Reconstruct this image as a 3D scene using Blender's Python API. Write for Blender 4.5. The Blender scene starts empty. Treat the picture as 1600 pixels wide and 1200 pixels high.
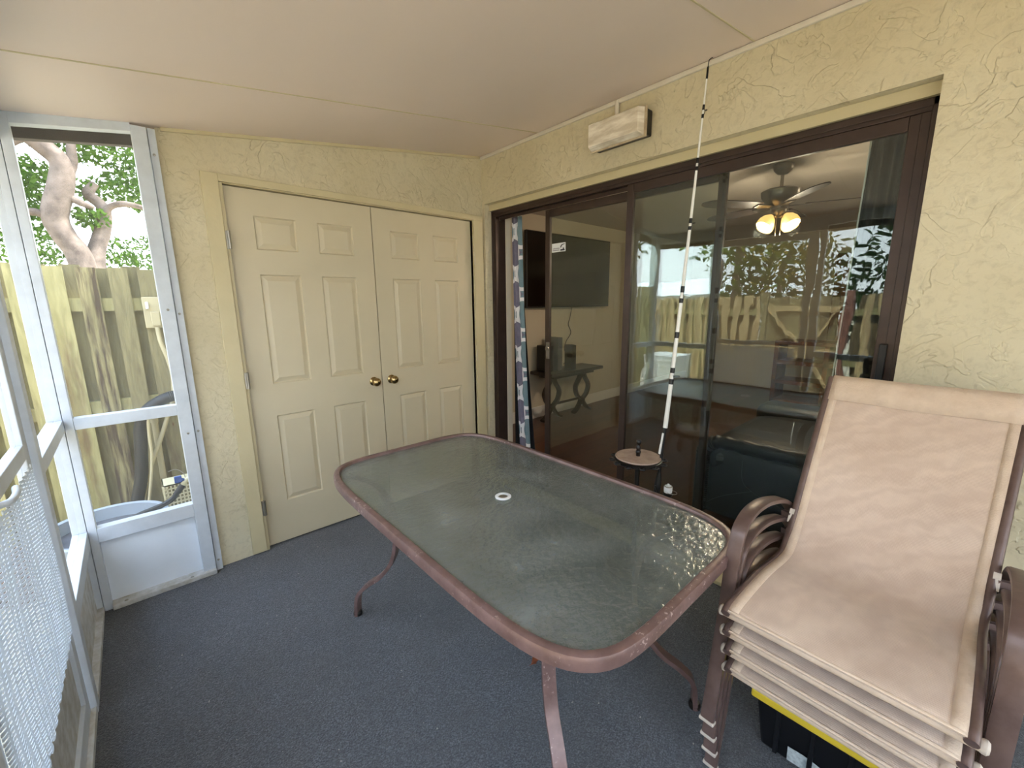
import bpy, bmesh, math, random
from mathutils import Vector, Matrix, noise as mnoise
random.seed(7)
S = bpy.context.scene
COL = S.collection
PI = math.pi
# ---------------------------------------------------------------- camera
F_PX = 655.55
cam_d = bpy.data.cameras.new('camera')
cam_d.sensor_fit = 'HORIZONTAL'; cam_d.sensor_width = 36.0
cam_d.lens = F_PX * 36.0 / 1600.0
cam_d.clip_start = 0.02; cam_d.clip_end = 300
cam = bpy.data.objects.new('camera', cam_d); COL.objects.link(cam)
YAW, PITCH, ROLL = -0.7365, -0.1908, -0.0111
CAM = Vector((-2.1359, -2.6744, 1.4344))
_f = Vector((-math.sin(YAW)*math.cos(PITCH), math.cos(YAW)*math.cos(PITCH), math.sin(PITCH)))
_r = Vector((math.cos(YAW), math.sin(YAW), 0)); _u = _r.cross(_f)
_r2 = _r*math.cos(ROLL) + _u*math.sin(ROLL); _u2 = -_r*math.sin(ROLL) + _u*math.cos(ROLL)
M = Matrix(((_r2.x, _u2.x, -_f.x, CAM.x), (_r2.y, _u2.y, -_f.y, CAM.y), (_r2.z, _u2.z, -_f.z, CAM.z), (0, 0, 0, 1)))
cam.matrix_world = M
S.camera = cam
# ---------------------------------------------------------------- world, sun, exposure
w = bpy.data.worlds.new('sky'); S.world = w; w.use_nodes = True
nt = w.node_tree; nt.nodes.clear()
wo = nt.nodes.new('ShaderNodeOutputWorld'); bg = nt.nodes.new('ShaderNodeBackground')
tc = nt.nodes.new('ShaderNodeTexCoord'); sp = nt.nodes.new('ShaderNodeSeparateXYZ'); rp = nt.nodes.new('ShaderNodeValToRGB')
rp.color_ramp.elements[0].position = 0.45; rp.color_ramp.elements[0].color = (.93, .97, 1, 1)
rp.color_ramp.elements[1].position = 1.0; rp.color_ramp.elements[1].color = (.52, .70, 1, 1)
mp = nt.nodes.new('ShaderNodeMapRange'); mp.inputs[1].default_value = -1; mp.inputs[2].default_value = 1
nt.links.new(tc.outputs['Generated'], sp.inputs[0]); nt.links.new(sp.outputs[2], mp.inputs[0])
nt.links.new(mp.outputs[0], rp.inputs[0]); nt.links.new(rp.outputs[0], bg.inputs[0]); nt.links.new(bg.outputs[0], wo.inputs[0])
bg.inputs[1].default_value = 3.6
sun_d = bpy.data.lights.new('sun', 'SUN'); sun_d.energy = 11.0; sun_d.angle = math.radians(6); sun_d.color = (1, .94, .82)
sun = bpy.data.objects.new('sun', sun_d); COL.objects.link(sun)
sun.rotation_euler = Vector((-0.42, 0.07, -1.0)).to_track_quat('-Z', 'Y').to_euler()
S.view_settings.view_transform = 'Standard'; S.view_settings.look = 'None'
S.view_settings.exposure = 1.45; S.view_settings.gamma = 1.0; S.view_settings.use_curve_mapping = False
S.cycles.max_bounces = 10; S.cycles.diffuse_bounces = 6; S.cycles.glossy_bounces = 5; S.cycles.transparent_max_bounces = 16
S.cycles.transmission_bounces = 6

# ---------------------------------------------------------------- materials
def lin(h):
    c = [int(h[i:i+2], 16)/255 for i in (0, 2, 4)]
    return tuple((x/12.92 if x <= .04045 else ((x+.055)/1.055)**2.4) for x in c) + (1,)
class NM:
    def __init__(s, name):
        s.m = bpy.data.materials.new(name); s.m.use_nodes = True; s.t = s.m.node_tree; s.t.nodes.clear()
        s.out = s.n('ShaderNodeOutputMaterial')
    def n(s, kind, **kw):
        x = s.t.nodes.new(kind)
        for k, v in kw.items(): setattr(x, k, v)
        return x
    def l(s, a, b): s.t.links.new(a, b)
    def co(s, scale=None, kind='Object'):
        t = s.n('ShaderNodeTexCoord').outputs[kind]
        if scale:
            mpn = s.n('ShaderNodeMapping'); mpn.inputs['Scale'].default_value = scale; s.l(t, mpn.inputs[0]); return mpn.outputs[0]
        return t
    def noise(s, vec, scale, detail=4, rough=.55, dist=0):
        x = s.n('ShaderNodeTexNoise'); x.inputs['Scale'].default_value = scale; x.inputs['Detail'].default_value = detail
        x.inputs['Roughness'].default_value = rough; x.inputs['Distortion'].default_value = dist; s.l(vec, x.inputs['Vector']); return x.outputs['Fac']
    def ramp(s, fac, stops, interp='LINEAR'):
        x = s.n('ShaderNodeValToRGB'); x.color_ramp.interpolation = interp
        e = x.color_ramp.elements
        while len(e) < len(stops): e.new(.5)
        for i, (p, c) in enumerate(stops):
            e[i].position = p; e[i].color = c if len(c) == 4 else tuple(c)+(1,)
        s.l(fac, x.inputs[0]); return x.outputs[0]
    def g(s, fac, a, b, va=0, vb=1):
        x = s.n('ShaderNodeMapRange'); x.clamp = True
        for i, v in zip((1, 2, 3, 4), (a, b, va, vb)): x.inputs[i].default_value = v
        s.l(fac, x.inputs[0]); return x.outputs[0]
    def mix(s, fac, a, b, mode='MIX'):
        x = s.n('ShaderNodeMix', data_type='RGBA', blend_type=mode)
        for v, i in ((fac, 0), (a, 6), (b, 7)):
            if isinstance(v, (int, float)): x.inputs[i].default_value = v
            elif isinstance(v, tuple): x.inputs[i].default_value = v
            else: s.l(v, x.inputs[i])
        return x.outputs[2]
    def math(s, op, a, b=0.0, c=None):
        x = s.n('ShaderNodeMath', operation=op)
        for i, v in enumerate((a, b) if c is None else (a, b, c)):
            if isinstance(v, (int, float)): x.inputs[i].default_value = v
            else: s.l(v, x.inputs[i])
        return x.outputs[0]
    def bump(s, h, strength=.3, dist=.01, nrm=None):
        x = s.n('ShaderNodeBump'); x.inputs['Strength'].default_value = strength; x.inputs['Distance'].default_value = dist
        s.l(h, x.inputs['Height'])
        if nrm is not None: s.l(nrm, x.inputs['Normal'])
        return x.outputs[0]
    def pbr(s, col, rough=.5, metal=0, nrm=None, **kw):
        p = s.n('ShaderNodeBsdfPrincipled')
        for v, k in ((col, 'Base Color'), (rough, 'Roughness'), (metal, 'Metallic')):
            if isinstance(v, (int, float, tuple)): p.inputs[k].default_value = v
            else: s.l(v, p.inputs[k])
        if nrm is not None: s.l(nrm, p.inputs['Normal'])
        for k, v in kw.items(): p.inputs[k.replace('_', ' ')].default_value = v
        s.l(p.outputs[0], s.out.inputs[0]); return p
def simple(name, hexc, rough=.5, metal=0, var=.12, scale=8, bump=0, bscale=60, hex2=None, **kw):
    m = NM(name); c = lin(hexc); v = m.co()
    c2 = lin(hex2) if hex2 else tuple(x*(1-var*1.6) for x in c[:3])+(1,)
    col = m.mix(m.g(m.noise(v, scale, 5, .6), .35, .7), c, c2)
    nr = m.bump(m.noise(v, bscale, 3), bump, .005) if bump else None
    m.pbr(col, rough, metal, nr, **kw); return m.m

def stucco(name, base, dark, light):
    m = NM(name); v = m.co()
    n1 = m.noise(v, 5.5, 3, .5, 1.3); n2 = m.noise(v, 13, 3, .5, .8); n3 = m.noise(v, 2.2, 3); n4 = m.noise(v, 90, 3)
    plate = m.g(n1, .488, .512); plate2 = m.g(n2, .53, .57); msk = m.g(n3, .44, .60); msk2 = m.g(m.noise(v, 3.1, 2), .42, .62)
    n5 = m.noise(v, 34, 4, .65, .6)
    h = m.math('ADD', m.math('MULTIPLY', m.math('MULTIPLY', plate, msk), .42), m.math('MULTIPLY', m.math('MULTIPLY', plate2, msk2), .32))
    h = m.math('ADD', h, m.math('MULTIPLY', n1, .9)); h = m.math('ADD', h, m.math('MULTIPLY', n5, .24)); h = m.math('ADD', h, m.math('MULTIPLY', n4, .08))
    nr = m.bump(h, .68, .010)
    ln = m.math('MULTIPLY', m.ramp(n1, [(.482, (0,)*3), (.494, (1,)*3), (.506, (0,)*3)]), msk)
    col = m.mix(m.g(m.noise(v, 1.3, 4), .35, .65), lin(base), lin(light))
    col = m.mix(m.math('MULTIPLY', ln, .18), col, lin(dark))
    col = m.mix(m.math('MULTIPLY', m.g(n5, .5, .72), .24), col, lin(dark))
    m.pbr(col, .82, 0, nr); return m.m
M_ = {}
M_['stucco'] = stucco('painted_stucco', 'c5ba9b', '857a62', 'd2c9ad')
M_['doorpaint'] = simple('door_paint', 'c9bea2', .42, var=.03, scale=3, bump=.05, bscale=200)
M_['casing'] = simple('casing_paint', 'c9bd98', .5, var=.05, scale=5, bump=.12, bscale=70)
M_['ceilpaint'] = simple('ceiling_paint', 'e6d6ca', .55, var=.02, scale=1.2, bump=.05, bscale=120)
M_['whitetrim'] = simple('white_trim_paint', 'd9d2c4', .5, var=.06, scale=9)
M_['alum'] = simple('oxidised_white_aluminium', 'cbd2da', .42, var=.08, scale=14, bump=.05, bscale=90)
M_['alumpanel'] = simple('white_kick_panel', 'e4ebf3', .45, var=.04, scale=5)
M_['alumdirty'] = simple('weathered_white_aluminium', 'cfd0cf', .5, hex2='a9a598', scale=22, bump=.1, bscale=60)
M_['bronze'] = simple('dark_bronze_aluminium', '43352f', .38, metal=.35, var=.15, scale=10)
M_['bronzelight'] = simple('worn_bronze_aluminium', '6a5a58', .35, metal=.4, var=.1, scale=10)
M_['fascia'] = simple('dark_brown_fascia', '32241f', .6)
M_['brass'] = simple('antique_brass', 'b39a6c', .22, metal=1, var=.05)
M_['steel'] = simple('hinge_steel', 'a8a49a', .35, metal=.9)
M_['black'] = simple('black_plastic', '101011', .4)
M_['blackmetal'] = simple('black_enamel', '17120f', .35)
M_['white'] = simple('white_plastic', 'e2e4e6', .4, var=.03)
M_['drywall'] = simple('white_drywall', 'e3dfd6', .7, var=.02)
M_['intwall'] = simple('interior_beige_paint', 'cabfa8', .7, var=.03, scale=2)
M_['intceil'] = simple('interior_ceiling_paint', 'cfc3b4', .8, var=.02)
M_['chairframe'] = simple('brown_powder_coat', '6d5a55', .36, metal=.25, hex2='5a4742', scale=18, bump=.05, bscale=120)
M_['tableframe'] = simple('table_brown_powder_coat', '7d6460', .34, metal=.2, hex2='604a45', scale=14, bump=.06, bscale=120)
def mk_tframe():
    m = NM('scuffed_table_powder_coat'); v = m.co(); col = m.mix(m.g(m.noise(v, 14, 5, .6), .35, .7), lin('7d6460'), lin('604a45'))
    sc = m.math('MULTIPLY', m.g(m.noise(v, 70, 4, .7), .60, .66), m.g(m.noise(v, 5, 3, .6), .50, .60))
    col = m.mix(m.math('MULTIPLY', sc, .75), col, lin('cdb9b2'))
    m.pbr(col, .34, .2, m.bump(m.noise(v, 120, 3), .06, .005)); return m.m
M_['tableframe'] = mk_tframe()
M_['endcap'] = simple('end_cap_plastic', 'c9bdb0', .45, var=.1, scale=60)
M_['darkwood'] = simple('dark_stained_wood', '221813', .35, var=.3, scale=12)
M_['oak'] = simple('warm_brown_wood', '7a4a26', .45, hex2='55311a', scale=6)
M_['tv'] = simple('black_screen', '050505', .12, var=0)
M_['yellow'] = simple('yellow_lid_plastic', 'e8c93c', .4, var=.05)
M_['tote'] = simple('black_tote_plastic', '0b0c11', .45, var=.1)
M_['nickel'] = simple('brushed_nickel', '9a938c', .3, metal=.9)
M_['blade'] = simple('dark_fan_blade', '2a211d', .4)
M_['greytub'] = simple('grey_tub_plastic', '9aa3ad', .45, var=.08)
M_['greydark'] = simple('wet_dark_soil', '3c3d42', .7, hex2='5b5c62')
M_['conduit'] = simple('painted_conduit', 'b9b08f', .5, var=.1)
M_['crate'] = simple('cream_crate_plastic', 'd6d0ae', .5, var=.05)
M_['blue'] = simple('blue_valve_plastic', '2c4f9a', .4)
M_['roofing'] = simple('pale_roof_metal', 'e6e9ec', .5)
M_['siding'] = simple('neighbour_siding', 'c9ced2', .6)
M_['bark'] = simple('oak_bark', '75685e', .9, hex2='463b34', scale=7, bump=.8, bscale=14)
M_['mulch'] = simple('leaf_mulch', '6b4f3e', .9, hex2='3d2c23', scale=30, bump=.8, bscale=50)
M_['redpost'] = simple('reddish_wood_post', '8e6353', .8, hex2='74493d', scale=8)
M_['rodwhite'] = simple('white_rod_blank', 'eeeeea', .25, var=.02)
M_['corrugated'] = simple('black_corrugated_sleeve', '1c1d20', .55)
M_['brownleaf'] = simple('dry_brown_leaf', '8a4a2a', .7)
M_['disc'] = simple('pinkish_wood_disc', 'b09a8c', .5, hex2='947c6e', scale=20)
M_['jamb'] = simple('pale_door_jamb', 'd8cfbd', .6, var=.05)

def mk_carpet():
    m = NM('charcoal_carpet'); v = m.co()
    a = m.noise(v, 210, 3, .8); b = m.noise(v, 5, 5, .6); c = m.noise(v, 160, 2)
    col = m.ramp(a, [(.34, lin('2c2f34')), (.5, lin('42464c')), (.68, lin('80848b'))])
    col = m.mix(m.g(b, .3, .7, 0, .45), col, lin('3a3c40'))
    col = m.mix(m.math('MULTIPLY', m.g(m.noise(v, 75, 1, .3), .80, .83), .8), col, lin('b9b4a8'))
    m.pbr(col, .95, 0, m.bump(m.math('ADD', a, c), .9, .006), Sheen_Weight=.3); return m.m
M_['carpet'] = mk_carpet()
def mk_fence(name, A, B, C):
    m = NM(name); v = m.co((9, 9, 1.2)); g = m.noise(v, 3, 6, .65, .6)
    col = m.mix(m.g(g, .35, .7), lin(A), lin(B))
    kn = m.n('ShaderNodeTexVoronoi'); kn.inputs['Scale'].default_value = 2.3; m.l(m.co((3, 3, 1)), kn.inputs['Vector'])
    col = m.mix(m.g(kn.outputs['Distance'], .05, .02), col, lin('6b4a30'))
    st = m.g(m.noise(m.co((5, 5, .9)), 1.6, 5, .6), .56, .72)
    col = m.mix(m.math('MULTIPLY', st, .75), col, lin(C))
    m.pbr(col, .85, 0, m.bump(g, .5, .01)); return m.m
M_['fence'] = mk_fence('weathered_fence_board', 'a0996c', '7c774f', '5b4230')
M_['fenceback'] = mk_fence('end_fence_back_board', '7d7653', '655e42', '4a3828')  # darker than the front boards: shade of the gaps painted in
M_['fencelit'] = mk_fence('side_fence_board_painted_sun', 'c0aa80', '98845c', '7b5b40')  # lighter copy of the fence colour with sunlight painted in
M_['fencedark'] = mk_fence('fence_board_painted_shade', '6f6246', '5a4f38', '3f3022')  # darker copy, gap shade painted into back boards; gate planks share it
M_['fence2'] = mk_fence('darker_fence_board', '8c8460', '6a6347', '4c3a2c')  # darker copy: shade painted into right-hand end boards; gate and post share it
def mk_stained():
    m = NM('stained_fence_board'); v = m.co((9, 9, 1.2)); g = m.noise(v, 3, 6, .65, .6)
    col = m.mix(m.g(g, .35, .7), lin('948c64'), lin('6c6445'))
    st = m.g(m.noise(m.co((26, 26, 2.1)), 1.0, 5, .6), .42, .56)
    col = m.mix(m.math('MULTIPLY', st, .9), col, lin('38271c'))
    m.pbr(col, .85, 0, m.bump(g, .6, .01)); return m.m
M_['fencestain'] = mk_stained()
def mk_pale_ground():
    m = NM('yard_ground'); v = m.co(); a = m.noise(v, 3, 6, .6); b = m.noise(v, 60, 3)
    col = m.mix(m.g(a, .4, .6), lin('b4ab92'), lin('c4bba6')); col = m.mix(m.g(b, .4, .7, 0, .35), col, lin('8a8266'))  # kept pale so the ground bounces sunlight up to the porch ceiling
    m.pbr(col, .95, 0, m.bump(b, .8, .03)); return m.m
M_['pale_ground'] = mk_pale_ground()
def mk_leaf(name, a, b, rough=.5):
    m = NM(name); v = m.co(); n = m.noise(v, 4, 3, .6)
    wn = m.n('ShaderNodeTexWhiteNoise'); geo = m.n('ShaderNodeNewGeometry'); m.l(geo.outputs['Random Per Island'], wn.inputs['Vector'])
    col = m.mix(wn.outputs['Value'], lin(a), lin(b))
    d = m.n('ShaderNodeBsdfDiffuse'); t = m.n('ShaderNodeBsdfTranslucent'); m.l(col, d.inputs[0]); m.l(col, t.inputs[0])
    x = m.n('ShaderNodeMixShader'); x.inputs[0].default_value = .45; m.l(d.outputs[0], x.inputs[1]); m.l(t.outputs[0], x.inputs[2])
    m.l(x.outputs[0], m.out.inputs[0]); return m.m
M_['leaf'] = mk_leaf('oak_leaves', '35511f', '5f7f35')
M_['leafd'] = mk_leaf('dark_leaves', '263a20', '40582f')
M_['leafy'] = mk_leaf('golden_leaves', '8f7a2a', '6f7a30')
def mk_woodfloor():
    m = NM('walnut_plank_floor'); v = m.co()
    br = m.n('ShaderNodeTexBrick'); br.offset = .37
    br.inputs['Scale'].default_value = 1; br.inputs['Brick Width'].default_value = 1.3; br.inputs['Row Height'].default_value = .125
    br.inputs['Mortar Size'].default_value = .003; m.l(v, br.inputs['Vector'])
    br.inputs['Color1'].default_value = lin('55301e'); br.inputs['Color2'].default_value = lin('33190f'); br.inputs['Mortar'].default_value = lin('150b08')
    g = m.noise(m.co((2, 22, 1)), 3, 5, .6)
    col = m.mix(m.g(g, .35, .7, 0, .5), br.outputs['Color'], lin('6a4330'))
    m.pbr(col, .28, 0, m.bump(br.outputs['Fac'], -.15, .003)); return m.m
M_['woodfloor'] = mk_woodfloor()
def fres(m, nrm=None, ior=1.5):
    geo = m.n('ShaderNodeNewGeometry'); fr = m.n('ShaderNodeFresnel')
    x = m.n('ShaderNodeMapRange'); x.inputs[3].default_value = ior; x.inputs[4].default_value = 1/ior
    m.l(geo.outputs['Backfacing'], x.inputs[0]); m.l(x.outputs[0], fr.inputs['IOR'])
    if nrm is not None: m.l(nrm, fr.inputs['Normal'])
    return fr.outputs[0]
def mk_glass():
    m = NM('patio_door_glass'); v = m.co((1, 1, .45))
    h = m.noise(v, 5.5, 2, .4, .3)
    nr = m.bump(h, .055, .02)
    f = fres(m, None, 1.58)
    t = m.n('ShaderNodeBsdfTransparent'); t.inputs[0].default_value = (.86, .9, .88, 1)
    g = m.n('ShaderNodeBsdfGlossy'); g.inputs['Roughness'].default_value = 0.0; m.l(nr, g.inputs['Normal'])
    g.inputs[0].default_value = (.95, 1, .97, 1)
    x = m.n('ShaderNodeMixShader'); m.l(f, x.inputs[0]); m.l(t.outputs[0], x.inputs[1]); m.l(g.outputs[0], x.inputs[2])
    m.l(x.outputs[0], m.out.inputs[0]); return m.m
M_['glass'] = mk_glass()
def mk_tableglass():
    m = NM('rippled_table_glass'); v = m.co()
    a = m.noise(m.co((38, 62, 1)), 1, 3, .5, .4); d = m.noise(v, 3.2, 6, .68, .5); s2 = m.noise(m.co((5, 14, 1)), 2, 5, .7)
    nr = m.bump(a, 1.0, .0045)
    f = fres(m, nr, 2.2)
    t = m.n('ShaderNodeBsdfTransparent'); t.inputs[0].default_value = (.62, .70, .66, 1)
    df = m.n('ShaderNodeBsdfDiffuse'); m.l(m.mix(m.g(d, .35, .7), lin('747c7b'), lin('959c9c')), df.inputs[0])
    x1 = m.n('ShaderNodeMixShader'); m.l(m.math('ADD', m.g(d, .35, .75, .36, .60), m.g(s2, .55, .75, 0, .12)), x1.inputs[0]); m.l(t.outputs[0], x1.inputs[1]); m.l(df.outputs[0], x1.inputs[2])
    g = m.n('ShaderNodeBsdfGlossy'); g.inputs['Roughness'].default_value = .14; m.l(nr, g.inputs['Normal'])
    x = m.n('ShaderNodeMixShader'); m.l(f, x.inputs[0]); m.l(x1.outputs[0], x.inputs[1]); m.l(g.outputs[0], x.inputs[2])
    m.l(x.outputs[0], m.out.inputs[0]); return m.m
M_['tableglass'] = mk_tableglass()
def mk_screen(name, op, hexc):
    m = NM(name); t = m.n('ShaderNodeBsdfTransparent'); d = m.n('ShaderNodeBsdfDiffuse'); d.inputs[0].default_value = lin(hexc)
    x = m.n('ShaderNodeMixShader'); x.inputs[0].default_value = op; m.l(t.outputs[0], x.inputs[1]); m.l(d.outputs[0], x.inputs[2]); m.l(x.outputs[0], m.out.inputs[0]); return m.m
M_['screen'] = mk_screen('insect_screen_mesh', .16, '8c8c86')
def mk_sling():
    m = NM('tan_sling_mesh'); 
    v = m.co()
    wv = m.n('ShaderNodeTexWave'); wv.bands_direction = 'Y'; wv.inputs['Scale'].default_value = 150; wv.inputs['Distortion'].default_value = .6; m.l(v, wv.inputs[0])
    wz = m.n('ShaderNodeTexWave'); wz.bands_direction = 'DIAGONAL'; wz.inputs['Scale'].default_value = 110; wz.inputs['Distortion'].default_value = .8; m.l(m.co((1, 0, 1)), wz.inputs[0])
    n = m.noise(v, 7, 5, .6)
    col = m.mix(m.g(n, .35, .7), lin('d6c1af'), lin('c4ae9c'))
    mo = m.n('ShaderNodeTexWave'); mo.bands_direction = 'DIAGONAL'; mo.inputs['Scale'].default_value = 7; mo.inputs['Distortion'].default_value = 6; mo.inputs['Detail Scale'].default_value = 2.5; m.l(m.co((.4, 1, 1.6)), mo.inputs[0])
    col = m.mix(m.math('MULTIPLY', mo.outputs['Fac'], .22), col, lin('a98f80'))
    col = m.mix(m.math('MULTIPLY', m.math('MULTIPLY', wv.outputs['Fac'], wz.outputs['Fac']), .35), col, lin('94796a'))
    m.pbr(col, .7, 0, m.bump(m.math('ADD', wv.outputs['Fac'], wz.outputs['Fac']), .25, .001), Sheen_Weight=.2); return m.m
M_['sling'] = mk_sling()
M_['hem'] = simple('tan_sling_hem', 'd3bea9', .7, hex2='c6b09b', scale=25, bump=.3, bscale=250)
def mk_trellis():
    m = NM('trellis_print_curtain'); sx = m.n('ShaderNodeSeparateXYZ'); m.l(m.co(None, 'UV'), sx.inputs[0])
    u = m.math('MULTIPLY', sx.outputs[0], .75); vv = m.math('MULTIPLY', sx.outputs[1], 6.4); u = m.math('ADD', u, .3)
    def ring(du, dv):
        a = m.math('SUBTRACT', m.math('FRACT', m.math('ADD', u, du)), .5); b = m.math('SUBTRACT', m.math('FRACT', m.math('ADD', vv, dv)), .5)
        r = m.math('SQRT', m.math('ADD', m.math('MULTIPLY', a, a), m.math('MULTIPLY', b, b)))
        return r
    r1 = ring(0, 0); r2 = ring(.5, .5)
    r = m.math('MINIMUM', r1, r2)
    line = m.math('COMPARE', r, .38, .045)
    cell = m.g(m.math('SUBTRACT', r1, r2), -.01, .01)
    nz = m.noise(m.co(), 30, 4)
    col = m.mix(cell, lin('6f6b80'), lin('6b8790')); col = m.mix(m.g(nz, .3, .7, 0, .25), col, lin('9a96a4'))
    col = m.mix(line, col, lin('e8e6ea'))
    m.pbr(col, .85); return m.m
M_['trellis'] = mk_trellis()
M_['lining'] = simple('black_curtain_lining', '0d0f14', .8)
M_['curtaindark'] = simple('dark_grey_curtain', '26282c', .85, var=.3, scale=18)
def mk_leather():
    m = NM('black_leather'); v = m.co(); vo = m.n('ShaderNodeTexVoronoi'); vo.inputs['Scale'].default_value = 140; m.l(v, vo.inputs[0])
    m.pbr(lin('1d2226'), .45, 0, m.bump(vo.outputs['Distance'], .25, .002)); return m.m
M_['leather'] = mk_leather()
M_['stitch'] = simple('grey_stitching', '55585c', .6)
def mk_emit(name, c, s, base='f6d9a0'):
    m = NM(name); p = m.pbr(lin(base), .4); p.inputs['Emission Color'].default_value = c; p.inputs['Emission Strength'].default_value = s; return m.m
M_['lampglass'] = mk_emit('lit_amber_shade', (1, .55, .16, 1), .55)
M_['bulb'] = mk_emit('lit_bulb', (1, .78, .42, 1), 4)
M_['amber'] = mk_emit('added_lamp_amber_shade', (1, .5, .1, 1), .15, 'c98f3a')
def mk_lens():
    m = NM('prismatic_lens'); sx = m.n('ShaderNodeTexWave'); sx.bands_direction = 'Z'; sx.inputs['Scale'].default_value = 55; m.l(m.co(), sx.inputs[0])
    col = m.mix(m.g(m.noise(m.co((1, 2, 8)), 3, 3), .4, .6), lin('cfc2ae'), lin('f2eadc'))
    m.pbr(col, .28, 0, m.bump(sx.outputs['Fac'], .4, .002), Transmission_Weight=.0); return m.m
M_['lens'] = mk_lens()
M_['lensedge'] = simple('yellowed_lens_edge', 'a5947a', .3, hex2='cbbba0', scale=20)
def mk_guard():
    m = NM('white_woven_guard'); d = m.n('ShaderNodeBsdfDiffuse'); t = m.n('ShaderNodeBsdfTranslucent')
    d.inputs[0].default_value = lin('d8dde2'); t.inputs[0].default_value = lin('d2d9e1')
    x = m.n('ShaderNodeMixShader'); x.inputs[0].default_value = .5; m.l(d.outputs[0], x.inputs[1]); m.l(t.outputs[0], x.inputs[2]); m.l(x.outputs[0], m.out.inputs[0]); return m.m
M_['guard'] = mk_guard()
M_['soot'] = simple('dark_print', '2c2833', .6)
M_['greyprint'] = simple('grey_print', '96939a', .6)
M_['labelsilver'] = simple('silver_paper_label', 'cfd8da', .35, hex2='9fa9ac', scale=90)

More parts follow.
